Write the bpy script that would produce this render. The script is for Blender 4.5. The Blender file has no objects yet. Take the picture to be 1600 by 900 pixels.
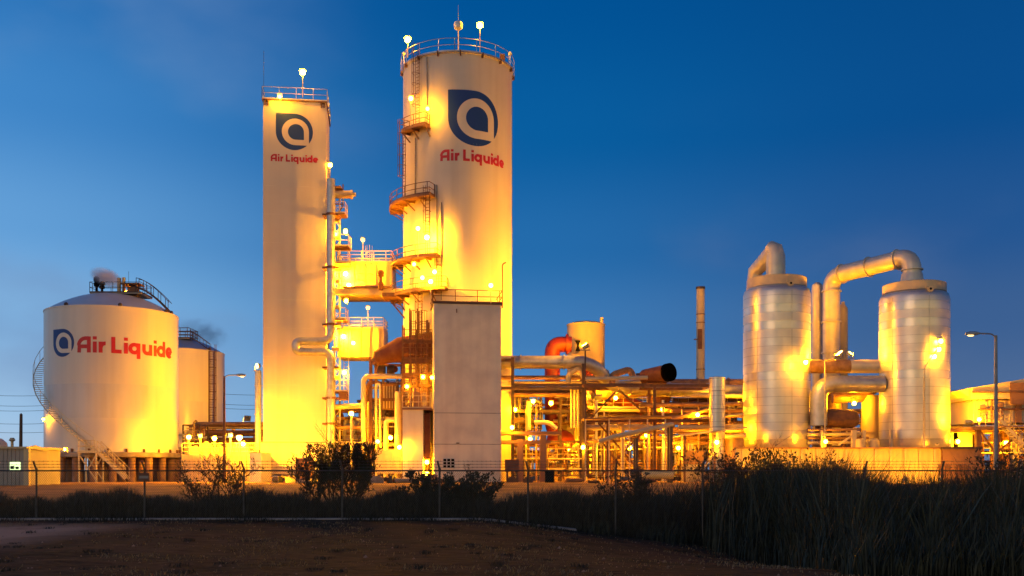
import bpy, bmesh, math, random
import numpy as np
from mathutils import Vector, Matrix
R = math.radians
random.seed(7)
C = bpy.context.scene.collection
scene = bpy.context.scene

# ---------------------------------------------------------------- camera, sky, sun, exposure
F, HZ, EYE = 1556.0, 735.0, 1.75          # focal length in photo pixels, horizon row, eye height
cam = bpy.data.cameras.new('camera'); co = bpy.data.objects.new('camera', cam); C.objects.link(co)
cam.sensor_width = 36; cam.lens = 36 * F / 1600; cam.shift_y = (HZ - 450) / 1600
cam.clip_start = 0.1; cam.clip_end = 9000
co.location = (0, 0, EYE); co.rotation_euler = (R(90), 0, 0)
scene.camera = co
vs = scene.view_settings
vs.view_transform = 'Standard'; vs.look = 'None'; vs.gamma = 1; vs.exposure = 0
scene.cycles.use_denoising = True
scene.cycles.max_bounces = 5; scene.cycles.diffuse_bounces = 3; scene.cycles.glossy_bounces = 2
scene.cycles.transparent_max_bounces = 6; scene.cycles.volume_bounces = 3
scene.cycles.sample_clamp_indirect = 6; scene.cycles.sample_clamp_direct = 0
scene.cycles.caustics_reflective = False; scene.cycles.caustics_refractive = False

def srgb(r, g, b):
    f = lambda c: (c/255/12.92) if c/255 <= .04045 else ((c/255+.055)/1.055)**2.4
    return (f(r), f(g), f(b), 1)

world = bpy.data.worlds.new("World"); scene.world = world; world.use_nodes = True
def build_world():
    nt = world.node_tree; N = nt.nodes; L = nt.links; N.clear()
    def math_(op, a, b=None, clamp=False):
        n = N.new('ShaderNodeMath'); n.operation = op; n.use_clamp = clamp
        for i, v in enumerate((a, b)):
            if v is None: continue
            if isinstance(v, (int, float)): n.inputs[i].default_value = v
            else: L.new(v, n.inputs[i])
        return n.outputs[0]
    def ramp(fac, stops):
        n = N.new('ShaderNodeValToRGB'); n.color_ramp.interpolation = 'EASE'
        els = n.color_ramp.elements
        els[0].position, els[0].color = stops[0]; els[1].position, els[1].color = stops[-1]
        for p, c in stops[1:-1]:
            e = els.new(p); e.color = c
        L.new(fac, n.inputs[0]); return n.outputs[0]
    def mix(fac, a, b, mode='MIX'):
        n = N.new('ShaderNodeMix'); n.data_type = 'RGBA'; n.blend_type = mode
        if isinstance(fac, (int, float)): n.inputs[0].default_value = fac
        else: L.new(fac, n.inputs[0])
        for i, v in ((6, a), (7, b)):
            if isinstance(v, tuple): n.inputs[i].default_value = v
            else: L.new(v, n.inputs[i])
        return n.outputs[2]
    def smooth(x, lo, hi):
        n = N.new('ShaderNodeMapRange'); n.interpolation_type = 'SMOOTHSTEP'
        L.new(x, n.inputs[0]); n.inputs[1].default_value = lo; n.inputs[2].default_value = hi
        return n.outputs[0]
    tc = N.new('ShaderNodeTexCoord'); sp = N.new('ShaderNodeSeparateXYZ'); L.new(tc.outputs['Generated'], sp.inputs[0])
    x, y, z = sp.outputs
    e = math_('MULTIPLY', z, 1.0, True)
    west = ramp(e, [(0.0, srgb(180, 200, 222)), (0.06, srgb(158, 196, 230)), (0.14, srgb(132, 186, 232)), (0.22, srgb(100, 160, 216)),
                    (0.32, srgb(66, 136, 202)), (0.42, srgb(40, 116, 186)), (1.0, srgb(4, 50, 110))])
    mid = ramp(e, [(0.0, srgb(104, 152, 198)), (0.06, srgb(88, 142, 194)), (0.14, srgb(62, 124, 184)), (0.22, srgb(36, 108, 172)),
                   (0.32, srgb(8, 94, 160)), (0.44, srgb(0, 82, 150)), (1.0, srgb(2, 42, 104))])
    east = ramp(e, [(0.0, srgb(92, 116, 152)), (0.06, srgb(80, 108, 150)), (0.14, srgb(60, 96, 146)), (0.22, srgb(36, 86, 146)),
                    (0.32, srgb(10, 78, 142)), (0.44, srgb(6, 74, 136)), (1.0, srgb(2, 36, 90))])
    c1 = mix(smooth(x, -0.50, -0.02), west, mid)
    c2 = mix(smooth(x, -0.02, 0.42), c1, east)
    # thin, smeared cloud
    mp = N.new('ShaderNodeMapping'); mp.inputs['Scale'].default_value = (2.0, 2.0, 3.6); mp.inputs['Location'].default_value = (3.1, 0, 1.3)
    L.new(tc.outputs['Generated'], mp.inputs[0])
    nz = N.new('ShaderNodeTexNoise'); nz.inputs['Scale'].default_value = 1.6; nz.inputs['Detail'].default_value = 6; nz.inputs['Roughness'].default_value = .42
    L.new(mp.outputs[0], nz.inputs['Vector'])
    cl = smooth(nz.outputs[0], 0.5, 0.78)
    low = math_('SUBTRACT', 1.0, smooth(e, 0.12, 0.36))
    cf = math_('MULTIPLY', math_('MULTIPLY', cl, low), 0.8)
    c3 = mix(cf, c2, srgb(104, 122, 158))
    cl2 = math_('MULTIPLY', smooth(nz.outputs[0], 0.47, 0.66), math_('MULTIPLY', smooth(math_('MULTIPLY', x, -1.0), 0.05, 0.35), 0.42))
    c4 = mix(cl2, c3, srgb(118, 148, 192))
    # afterglow of the sunset, low behind the photographer
    back = smooth(math_('MULTIPLY', y, -1.0), 0.1, 0.9)
    glow = math_('MULTIPLY', back, math_('SUBTRACT', 1.0, smooth(e, 0.05, 0.5)))
    c5 = mix(glow, c4, (0.88, 0.71, 0.36, 1))
    below = math_('LESS_THAN', z, -0.001)
    c6 = mix(below, c5, (0.02, 0.02, 0.03, 1))
    bg = N.new('ShaderNodeBackground'); bg.inputs[1].default_value = 1.0; L.new(c6, bg.inputs[0])
    out = N.new('ShaderNodeOutputWorld'); L.new(bg.outputs[0], out.inputs[0])
build_world()
sl = bpy.data.lights.new('afterglow_sun', 'SUN'); sl.energy = 0.2; sl.angle = R(25); sl.color = (1, .62, .4)
so = bpy.data.objects.new('afterglow_sun', sl); C.objects.link(so); so.rotation_euler = (R(78), 0, R(-35))

# ---------------------------------------------------------------- materials
M = {}
def mat(name, col, rough=.6, metal=0, noise=None, bump=0, streak=None, emit=None, spec=None, seam=None):
    """noise=(scale, colour2, amount); streak=(colour, amount, xy scale, z scale); seam=(metres, colour, width)"""
    m = bpy.data.materials.new(name); m.use_nodes = True; nt = m.node_tree; N = nt.nodes; L = nt.links
    b = N['Principled BSDF']
    b.inputs['Roughness'].default_value = rough; b.inputs['Metallic'].default_value = metal
    if spec is not None: b.inputs['Specular IOR Level'].default_value = spec
    col = tuple(col) + (1,) if len(col) == 3 else col
    src = None
    tc = N.new('ShaderNodeTexCoord')
    def mixc(a, fac, c2):
        x = N.new('ShaderNodeMix'); x.data_type = 'RGBA'; L.new(fac, x.inputs[0])
        if a is None: x.inputs[6].default_value = col
        else: L.new(a, x.inputs[6])
        x.inputs[7].default_value = tuple(c2) + (1,); return x.outputs[2]
    if noise:
        n = N.new('ShaderNodeTexNoise'); n.inputs['Scale'].default_value = noise[0]; n.inputs['Detail'].default_value = 6
        L.new(tc.outputs['Object'], n.inputs['Vector'])
        r = N.new('ShaderNodeMapRange'); r.inputs[1].default_value = .38; r.inputs[2].default_value = .68; r.inputs[4].default_value = noise[2]
        L.new(n.outputs[0], r.inputs[0]); src = mixc(src, r.outputs[0], noise[1])
        if bump:
            bp = N.new('ShaderNodeBump'); bp.inputs['Strength'].default_value = bump; bp.inputs['Distance'].default_value = .05
            L.new(n.outputs[0], bp.inputs['Height']); L.new(bp.outputs[0], b.inputs['Normal'])
    if streak:
        mp = N.new('ShaderNodeMapping'); mp.inputs['Scale'].default_value = (streak[2], streak[2], streak[3]); L.new(tc.outputs['Object'], mp.inputs[0])
        n = N.new('ShaderNodeTexNoise'); n.inputs['Scale'].default_value = 1; n.inputs['Detail'].default_value = 5; L.new(mp.outputs[0], n.inputs['Vector'])
        r = N.new('ShaderNodeMapRange'); r.inputs[1].default_value = .45; r.inputs[2].default_value = .75; r.inputs[4].default_value = streak[1]
        L.new(n.outputs[0], r.inputs[0]); src = mixc(src, r.outputs[0], streak[0])
    if seam:
        sp = N.new('ShaderNodeSeparateXYZ'); L.new(tc.outputs['Object'], sp.inputs[0])
        d = N.new('ShaderNodeMath'); d.operation = 'DIVIDE'; L.new(sp.outputs[2], d.inputs[0]); d.inputs[1].default_value = seam[0]
        f = N.new('ShaderNodeMath'); f.operation = 'FRACT'; L.new(d.outputs[0], f.inputs[0])
        l = N.new('ShaderNodeMath'); l.operation = 'LESS_THAN'; L.new(f.outputs[0], l.inputs[0]); l.inputs[1].default_value = seam[2] / seam[0]
        k = N.new('ShaderNodeMath'); k.operation = 'MULTIPLY'; L.new(l.outputs[0], k.inputs[0]); k.inputs[1].default_value = .7
        src = mixc(src, k.outputs[0], seam[1])
        # panels of the jacket differ a little from course to course
        fl = N.new('ShaderNodeMath'); fl.operation = 'FLOOR'; L.new(d.outputs[0], fl.inputs[0])
        wn = N.new('ShaderNodeTexWhiteNoise'); wn.noise_dimensions = '1D'; L.new(fl.outputs[0], wn.inputs['W'])
        rr = N.new('ShaderNodeMapRange'); rr.inputs[3].default_value = rough - .07; rr.inputs[4].default_value = rough + .1
        L.new(wn.outputs[0], rr.inputs[0]); L.new(rr.outputs[0], b.inputs['Roughness'])
    if src is not None: L.new(src, b.inputs['Base Color'])
    else: b.inputs['Base Color'].default_value = col
    if emit:
        b.inputs['Emission Color'].default_value = tuple(emit[0]) + (1,); b.inputs['Emission Strength'].default_value = emit[1]
    M[name] = m; return m
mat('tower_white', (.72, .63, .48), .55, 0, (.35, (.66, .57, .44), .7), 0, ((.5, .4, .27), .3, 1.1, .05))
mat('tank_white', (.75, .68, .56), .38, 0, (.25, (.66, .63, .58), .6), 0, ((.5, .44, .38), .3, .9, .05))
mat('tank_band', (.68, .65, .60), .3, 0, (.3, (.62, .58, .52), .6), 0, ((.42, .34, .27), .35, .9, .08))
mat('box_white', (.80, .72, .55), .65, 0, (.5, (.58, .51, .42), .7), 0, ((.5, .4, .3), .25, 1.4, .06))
mat('dome_grey', (.5, .53, .57), .4, .3, (.6, (.38, .4, .44), .5))
mat('logo_blue', (.008, .045, .22), .5)
mat('logo_red', (.55, .012, .02), .5)
mat('alu', (.72, .67, .56), .32, .62, (.8, (.52, .5, .46), .6), 0, ((.5, .4, .3), .35, 1.0, .1), seam=(.86, (.16, .13, .1), .032))
mat('alu_plain', (.7, .62, .46), .4, .35, (1.2, (.5, .45, .4), .7), .1)
mat('galv', (.50, .50, .48), .4, .6, (2.0, (.34, .32, .3), .7), .1)
mat('pipe_pale', (.58, .47, .28), .45, .1, (1.5, (.45, .36, .25), .7), .1)
mat('pipe_brown', (.36, .2, .09), .5, .2, (1.6, (.18, .08, .04), .8), .15)
mat('rail', (.6, .5, .28), .5, .1, (3, (.4, .3, .2), .4))
mat('steel_rust_shade', (.19, .085, .04), .7, .1, (2.2, (.09, .04, .03), .8), .2)  # rusty steel; also imitates backlit rails and ladders on the round tower
mat('steel_dark', (.07, .05, .045), .6, .3, (2.2, (.13, .07, .05), .7), .2)
mat('steel_grey', (.3, .3, .3), .5, .4, (2.2, (.2, .15, .12), .7), .2)
mat('deck_brown', (.25, .125, .065), .7, 0, (2, (.2, .1, .06), .7), .2)
mat('red_duct', (.21, .015, .009), .5, 0, (1.2, (.18, .02, .012), .7), .15)
mat('rusty_red', (.10, .022, .014), .75, 0, (1.6, (.15, .05, .03), .8), .3)
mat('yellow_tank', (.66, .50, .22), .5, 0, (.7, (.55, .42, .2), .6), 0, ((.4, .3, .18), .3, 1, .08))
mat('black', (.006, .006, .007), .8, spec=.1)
mat('mouth_shade', (.0015, .0015, .0015), 1, spec=0)  # black that stands for the shade inside the intake mouth
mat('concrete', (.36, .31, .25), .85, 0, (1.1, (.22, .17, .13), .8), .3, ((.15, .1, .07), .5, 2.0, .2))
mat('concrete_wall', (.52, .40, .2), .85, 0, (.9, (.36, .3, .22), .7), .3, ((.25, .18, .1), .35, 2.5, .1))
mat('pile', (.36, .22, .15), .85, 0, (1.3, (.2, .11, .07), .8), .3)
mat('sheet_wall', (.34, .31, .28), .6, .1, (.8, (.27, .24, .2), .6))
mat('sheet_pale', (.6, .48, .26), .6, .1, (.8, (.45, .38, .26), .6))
mat('glass_dark', (.02, .025, .03), .15)
mat('wood', (.16, .1, .06), .8, 0, (3, (.09, .05, .03), .7), .3)
mat('wire', (.05, .05, .055), .6)
mat('fence_steel', (.09, .09, .085), .5, .5, (4, (.05, .045, .04), .6))
mat('leaf', (.022, .03, .012), .7, 0, (1.5, (.035, .04, .014), 1))
mat('leaf_dry', (.07, .05, .022), .8, 0, (1.5, (.03, .032, .014), 1))
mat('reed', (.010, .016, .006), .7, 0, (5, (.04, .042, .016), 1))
mat('reed_lit', (.05, .052, .02), .6, 0, (3, (.022, .03, .012), 1))  # paler copy of reed; the catch of light is in its colour
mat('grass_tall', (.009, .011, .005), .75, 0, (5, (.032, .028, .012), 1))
mat('straw', (.30, .2, .09), .8, 0, (.8, (.16, .11, .05), 1))
mat('bark', (.05, .035, .02), .85)
SOD = (1.0, .375, .003)
mat('bulb', (1, .8, .5), .5, emit=(SOD, 700))
mat('bulb_big', (1, .8, .5), .5, emit=(SOD, 1150))
mat('bulb_small', (1, .8, .5), .5, emit=(SOD, 350))
mat('flood_lens', (1, .8, .5), .5, emit=(SOD, 1300))
mat('bulb_blaze', (1, .8, .5), .5, emit=(SOD, 8000))
mat('flood_mega', (1, .8, .5), .5, emit=(SOD, 7000))
mat('flood_strong', (1, .8, .5), .5, emit=(SOD, 2900))
mat('lens_off', (.75, .75, .7), .2)
mat('lens_dim', (.8, .75, .6), .3, emit=((1, .62, .2), 3))
mat('office_light', (.8, .9, .7), .5, emit=((.75, 1.0, .45), 1.6))
mat('sign_white', (.6, .58, .52), .6)

# ---------------------------------------------------------------- mesh helpers
def X(px, Y): return (px - 800) / F * Y
def Z(py, Y): return EYE + (HZ - py) / F * Y
def P(px, py, Y): return Vector((X(px, Y), Y, Z(py, Y)))
GZ = 0.6                                   # ground level of the plant

class MB:
    def __init__(s): s.v = []; s.f = []
    def add(s, vs, fs):
        o = len(s.v); s.v += [tuple(v) for v in vs]; s.f += [tuple(i + o for i in f) for f in fs]; return s
    def box(s, x0, x1, y0, y1, z0, z1):
        return s.add([(x, y, z) for z in (z0, z1) for y in (y0, y1) for x in (x0, x1)],
                     [(0, 2, 3, 1), (4, 5, 7, 6), (0, 1, 5, 4), (2, 6, 7, 3), (0, 4, 6, 2), (1, 3, 7, 5)])
    def obox(s, o, e, n, u, a0, a1, b0, b1, c0, c1):
        """box in the frame o + a*e + b*n + c*u"""
        o, e, n, u = map(Vector, (o, e, n, u))
        return s.add([o + e*a + n*b + u*c for c in (c0, c1) for b in (b0, b1) for a in (a0, a1)],
                     [(0, 2, 3, 1), (4, 5, 7, 6), (0, 1, 5, 4), (2, 6, 7, 3), (0, 4, 6, 2), (1, 3, 7, 5)])
    def bar(s, p, q, w=.1, h=None):
        p, q = Vector(p), Vector(q); d = q - p; L = d.length
        if L < 1e-6: return s
        d /= L; h = h or w
        up = Vector((0, 0, 1)) if abs(d.z) < .95 else Vector((0, 1, 0))
        a = d.cross(up).normalized(); b = a.cross(d)
        return s.obox(p, a, b, d, -w/2, w/2, -h/2, h/2, 0, L)
    def tube(s, pts, r, n=8, cap=True):
        pts = [Vector(p) for p in pts]; rs = r if isinstance(r, (list, tuple)) else [r] * len(pts)
        o = len(s.v); m = len(pts); a = None
        for i, p in enumerate(pts):
            t = (pts[min(i+1, m-1)] - pts[max(i-1, 0)]).normalized()
            if a is None:
                ref = Vector((0, 0, 1)) if abs(t.z) < .9 else Vector((1, 0, 0))
                a = t.cross(ref).normalized()
            else:
                a = (a - t * a.dot(t))
                a = a.normalized() if a.length > 1e-5 else t.orthogonal().normalized()
            b = t.cross(a)
            for k in range(n):
                th = 2 * math.pi * k / n
                s.v.append(tuple(p + (a * math.cos(th) + b * math.sin(th)) * rs[i]))
        for i in range(m - 1):
            for k in range(n):
                s.f.append((o + i*n + k, o + i*n + (k+1) % n, o + (i+1)*n + (k+1) % n, o + (i+1)*n + k))
        if cap:
            s.f.append(tuple(o + k for k in range(n))[::-1]); s.f.append(tuple(o + (m-1)*n + k for k in range(n)))
        return s
    def pipe(s, pts, r, n=10, bend=None, flange=0, cap=True):
        """pipe through the points with rounded elbows"""
        pts = [Vector(p) for p in pts]; bend = bend or r * 3; out = [pts[0]]
        for i in range(1, len(pts) - 1):
            a, p, c = pts[i-1], pts[i], pts[i+1]
            u = (a - p); w = (c - p); l = min(bend, u.length * .48, w.length * .48)
            u.normalize(); w.normalize(); p0 = p + u*l; p1 = p + w*l
            for k in range(7):
                t = k / 6; out.append(p0 * (1-t)**2 + p * 2*t*(1-t) + p1 * t*t)
        out.append(pts[-1]); s.tube(out, r, n, cap)
        if flange:
            for i in range(len(pts) - 1):
                d = pts[i+1] - pts[i]; L = d.length; d = d / L
                t = bend * 1.1 if i else flange * .5
                while t < L - bend * .8:
                    c = pts[i] + d * t; s.tube([c - d*.06, c + d*.06], r * 1.16 + .02, n); t += flange
        return s
    def lathe(s, cx, cy, prof, n=48, cap=True):
        o = len(s.v); m = len(prof)
        for r, z in prof:
            for k in range(n):
                a = 2*math.pi*k/n; s.v.append((cx + r*math.sin(a), cy - r*math.cos(a), z))
        for i in range(m-1):
            for k in range(n):
                s.f.append((o+i*n+k, o+i*n+(k+1) % n, o+(i+1)*n+(k+1) % n, o+(i+1)*n+k))
        if cap:
            s.f.append(tuple(o+k for k in range(n))[::-1]); s.f.append(tuple(o+(m-1)*n+k for k in range(n)))
        return s
    def ball(s, c, r, n=10, sx=1, sy=1, sz=1):
        c = Vector(c); m = n // 2 + 1; o = len(s.v)
        s.v.append((c.x, c.y, c.z - r*sz))
        for i in range(1, m):
            t = math.pi * i / m
            for k in range(n):
                a = 2*math.pi*k/n; s.v.append((c.x + r*sx*math.sin(t)*math.cos(a), c.y + r*sy*math.sin(t)*math.sin(a), c.z - r*sz*math.cos(t)))
        s.v.append((c.x, c.y, c.z + r*sz)); top = len(s.v) - 1
        for k in range(n): s.f.append((o, o+1+(k+1) % n, o+1+k))
        for i in range(m-2):
            for k in range(n):
                b = o+1+i*n; s.f.append((b+k, b+(k+1) % n, b+n+(k+1) % n, b+n+k))
        b = o+1+(m-2)*n
        for k in range(n): s.f.append((b+k, b+(k+1) % n, top))
        return s

def mkmesh(name, mb, m, org=(0, 0, 0), smooth=True, recalc=True):
    me = bpy.data.meshes.new(name)
    ox, oy, oz = org
    me.from_pydata([(x-ox, y-oy, z-oz) for x, y, z in mb.v], [], mb.f)
    if recalc:
        bm = bmesh.new(); bm.from_mesh(me); bmesh.ops.recalc_face_normals(bm, faces=bm.faces); bm.to_mesh(me); bm.free()
    if smooth:
        me.polygons.foreach_set('use_smooth', [True] * len(me.polygons)); me.set_sharp_from_angle(angle=R(40))
    me.materials.append(M[m] if isinstance(m, str) else m); me.update(); return me
def thing(name, label, cat, loc=(0, 0, 0), group=None):
    o = bpy.data.objects.new(name, None); C.objects.link(o); o.location = loc; o.empty_display_size = .2
    o['label'] = label; o['category'] = cat
    if group: o['group'] = group
    return o
def root_of(o):
    while o.parent: o = o.parent
    return o
def part(name, mb, m, parent, label=None, smooth=True):
    o = bpy.data.objects.new(name, mkmesh(name, mb, m, root_of(parent).location, smooth)); C.objects.link(o); o.parent = parent
    if label: o['label'] = label
    return o
def solo(name, mb, m, label, cat, group=None, smooth=True, loc=None):
    if loc is None:
        a = np.array(mb.v); loc = (float(a[:, 0].mean()), float(a[:, 1].mean()), float(a[:, 2].min()))
    o = bpy.data.objects.new(name, mkmesh(name, mb, m, loc, smooth)); C.objects.link(o); o.location = loc
    o['label'] = label; o['category'] = cat
    if group: o['group'] = group
    return o
def struct(name, mb, m, kind='structure', smooth=True):
    o = bpy.data.objects.new(name, mkmesh(name, mb, m, (0, 0, 0), smooth, False)); C.objects.link(o); o['kind'] = kind; return o

def circ(L, Rr, Y):
    """vertical cylinder whose silhouette spans photo columns L..R, axis at depth Y"""
    tl, tr = math.atan((L-800)/F), math.atan((Rr-800)/F); c = (tl+tr)/2; a = (tr-tl)/2
    d = Y / math.cos(c); return Y*math.tan(c), Y, d*math.sin(a)
def cylhit(px, cx, cy, r):
    """angle (0 = towards -y) where the line of sight through column px meets the near side"""
    dx, dy = (px-800)/F, 1.0; a = dx*dx+dy*dy; b = -2*(dx*cx+dy*cy); c = cx*cx+cy*cy-r*r
    disc = max(b*b-4*a*c, 0); t = (-b-math.sqrt(disc))/(2*a)
    return math.atan2(dx*t-cx, cy-t), t
def cp(cx, cy, r, phi, z): return Vector((cx + r*math.sin(phi), cy - r*math.cos(phi), z))

def rail(mb, pts, h=1.15, r=.035, step=1.6, closed=False, mids=1):
    pts = [Vector(p) for p in pts]
    if closed: pts.append(pts[0])
    up = Vector((0, 0, 1))
    for k in range(mids + 1):
        hh = h * (k + 1) / (mids + 1)
        for a, b in zip(pts, pts[1:]): mb.tube([a + up*hh, b + up*hh], r, 5, False)
    for a, b in zip(pts, pts[1:]): mb.bar(a + up*.06, b + up*.06, .03, .14)
    acc = 0; last = None
    for a, b in zip(pts, pts[1:]):
        L = (b-a).length
        if L < 1e-6: continue
        if last is None: mb.tube([a, a + up*h], r, 5, False); last = 0
        t = step - acc
        while t < L:
            c = a + (b-a)*(t/L); mb.tube([c, c + up*h], r, 5, False); t += step
        acc = (acc + L) % step
    mb.tube([pts[-1], pts[-1] + up*h], r, 5, False)
    return mb
def ladder(mbl, mbc, base, z1, out, w=.45, cage=True):
    """ladder from base up to z1; out = direction away from the wall"""
    base = Vector(base); out = Vector(out).normalized(); side = Vector((-out.y, out.x, 0)); up = Vector((0, 0, 1)); H = z1 - base.z
    for sg in (-1, 1): mbl.bar(base + side*w/2*sg, base + side*w/2*sg + up*H, .06)
    z = .3
    while z < H: mbl.bar(base + side*w/2 + up*z, base - side*w/2 + up*z, .035); z += .35
    if cage:
        def hoop(h):
            return [base + up*h + side*(w/2*math.cos(t)*1.0 + .12*math.cos(t)) + out*(.75*math.sin(t)) for t in [math.pi*i/8 for i in range(9)]]
        z = 2.2
        while z < H + .9:
            mbc.tube(hoop(z), .03, 4); z += 1.1
        lo, hi = hoop(2.2), hoop(H + .9)
        for i in (1, 3, 5, 7): mbc.bar(lo[i], hi[i], .04)

# lettering: strokes in units of the cap height
def arc(cx, cy, r, a0, a1, n=12): return [(cx + r*math.cos(R(a0+(a1-a0)*i/n)), cy + r*math.sin(R(a0+(a1-a0)*i/n))) for i in range(n+1)]
def glyphs():
    g = []; A = lambda *p: g.append(list(p)); q = .35; rr = .25
    g.append([(.11, 0), (.13, .42)] + arc(.53, .44, .44, 172, 95) + [(.72, .88)]); A((.72, .99), (.72, 0)); A((.14, .38), (.72, .38))
    A((1.07, 0), (1.07, .68)); A((1.07, .80), (1.07, 1.0))
    A((1.41, 0), (1.41, .68)); g.append([(1.41, .3)] + arc(1.68, .32, .26, 170, 85))
    A((2.14, 1.0), (2.14, 0)); A((2.14, .11), (2.62, .11))
    A((2.87, 0), (2.87, .68)); A((2.87, .80), (2.87, 1.0))
    g.append(arc(3.38, q, rr, 0, 360, 24)); A((3.64, .70), (3.64, -.28))
    g.append([(3.99, .68), (3.99, .34)] + arc(4.22, .34, .23, 180, 360) + [(4.45, .34)]); A((4.45, .68), (4.45, 0))
    A((4.79, 0), (4.79, .68)); A((4.79, .80), (4.79, 1.0))
    g.append(arc(5.27, q, rr, 0, 360, 24)); A((5.53, 1.0), (5.53, 0))
    g.append(arc(6.06, q, rr, 0, 318, 24)); A((5.83, q-.02), (6.31, q))
    return g
def wordmark(mb, surf, h, w=.235):
    off = .012
    for st in glyphs():
        off += .0008; st = [Vector((x*h, y*h)) for x, y in st]; n = len(st); Lf = []; Rt = []
        dense = [st[0]]
        for a, b in zip(st, st[1:]):
            k = max(1, int((b-a).length / .35)); dense += [a + (b-a)*(i/k) for i in range(1, k+1)]
        st = dense; n = len(st)
        for i in range(n):
            d = (st[min(i+1, n-1)] - st[max(i-1, 0)]).normalized(); nn = Vector((-d.y, d.x)) * (w*h/2)
            a, b = st[i] + nn, st[i] - nn; Lf.append(surf(a.x, a.y, off)); Rt.append(surf(b.x, b.y, off))
        mb.add(Lf + Rt, [(i, i+1, n+i+1, n+i) for i in range(n-1)])
def emblem_layer(mb, surf, cx, cy, r, corner, off, n=28, sc=1.0):
    xs = [math.cos(math.pi*(1-i/n)) for i in range(n+1)]; top = []; bot = []
    if 0.0 not in xs: xs.append(0.0)
    xs = sorted(set(round(x, 6) for x in xs)); xs = [x + 1e-7 if x == 0 and corner == 'BR' else x for x in xs]
    ex = []
    for x in xs: ex.append((x, math.sqrt(max(0, 1-x*x))))
    for x, c in ex:
        yt, yb = c, -c
        if corner == 'TL' and x <= 0: yt = 1
        if corner == 'BR' and x >= 0: yb = -1
        top.append(surf(cx + x*r, cy + yt*r, off)); bot.append(surf(cx + x*r, cy + yb*r, off))
    m = len(top); mb.add(top + bot, [(i, i+1, m+i+1, m+i) for i in range(m-1)])
def emblem(parent, surf, cx, cy, r, ground):
    a = MB(); emblem_layer(a, surf, cx, cy, r, 'TL', .012); e = part('emblem', a, 'logo_blue', parent, 'dark blue teardrop emblem with a pale letter a inside', smooth=False)
    b = MB(); emblem_layer(b, surf, cx + .055*r, cy, .73*r, 'BR', .018); part('emblem_letter', b, ground, e, smooth=False)
    c = MB(); emblem_layer(c, surf, cx + .085*r, cy, .43*r, 'BR', .024); part('emblem_core', c, 'logo_blue', e, smooth=False)

# lamps ------------------------------------------------------------------
_bulb = {}
def bulb_obj(parent, loc, r, m, name='bulb'):
    k = (r, m)
    if k not in _bulb:
        b = MB().ball((0, 0, 0), r, 8); _bulb[k] = mkmesh('bulb', b, m)
    o = bpy.data.objects.new(name, _bulb[k]); C.objects.link(o); o.parent = parent
    o.location = Vector(loc) - root_of(parent).location; return o
def pole_lamp(px, py, Y, length, m, label, group='lamps on short poles about the plant', r=.22, arm=0, pr=.05):
    """a lamp head at pixel (px,py) on a pole of the given length"""
    h = P(px, py, Y); t = thing('pole_lamp', label, 'lamp', (h.x + arm, h.y, h.z - length), group)
    part('pole', MB().pipe([(h.x+arm, h.y, h.z-length), (h.x+arm, h.y, h.z+.22), (h.x, h.y, h.z+.3)] if arm else [(h.x, h.y, h.z-length), (h.x, h.y, h.z-r*.8)], pr, 6), 'rail', t)
    part('lamp_hood', MB().lathe(h.x, h.y, [(.06, h.z+r*1.35), (r*.7, h.z+r*1.2), (r*1.25, h.z+r*.75), (r*1.25, h.z+r*.68), (r*.5, h.z+r*.9)], 12), 'rail', t)
    bulb_obj(t, h, r, m); return t
def wall_lamp(px, py, Y, m, label, group='lamps clamped to the steelwork', r=.2, back=.6):
    h = P(px, py, Y); t = thing('wall_lamp', label, 'lamp', (h.x, h.y, h.z-.3), group)
    part('bracket', MB().pipe([(h.x, h.y+back, h.z-.25), (h.x, h.y+back, h.z+r*1.1), (h.x, h.y, h.z+r*1.1)], .04, 6), 'rail', t)
    part('lamp_hood', MB().lathe(h.x, h.y, [(.05, h.z+r*1.5), (r*.9, h.z+r*1.25), (r*1.2, h.z+r*.9), (r*.6, h.z+r*1.0)], 12), 'rail', t)
    bulb_obj(t, h, r, m); return t
def floodlight(x, y, z, aim, m, label, size=.35):
    t = thing('floodlight', label, 'floodlight', (x, y, z), 'ground floodlights'); o = Vector((x, y, z + .5)); d = (Vector(aim) - o).normalized()
    e = d.cross(Vector((0, 0, 1))).normalized(); u = e.cross(d)
    part('housing', MB().obox(o, e, d, u, -size, size, -.3, 0, -size*.8, size*.8).bar((x-size, y, z+.5), (x-size, y, z), .05).bar((x+size, y, z+.5), (x+size, y, z), .05).box(x-size-.1, x+size+.1, y-.15, y+.15, z-.06, z+.03), 'steel_grey', t)
    a = MB().obox(o, e, d, u, -size*.9, size*.9, .005, .02, -size*.7, size*.7); part('lens', a, m, t)
    return t
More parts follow.
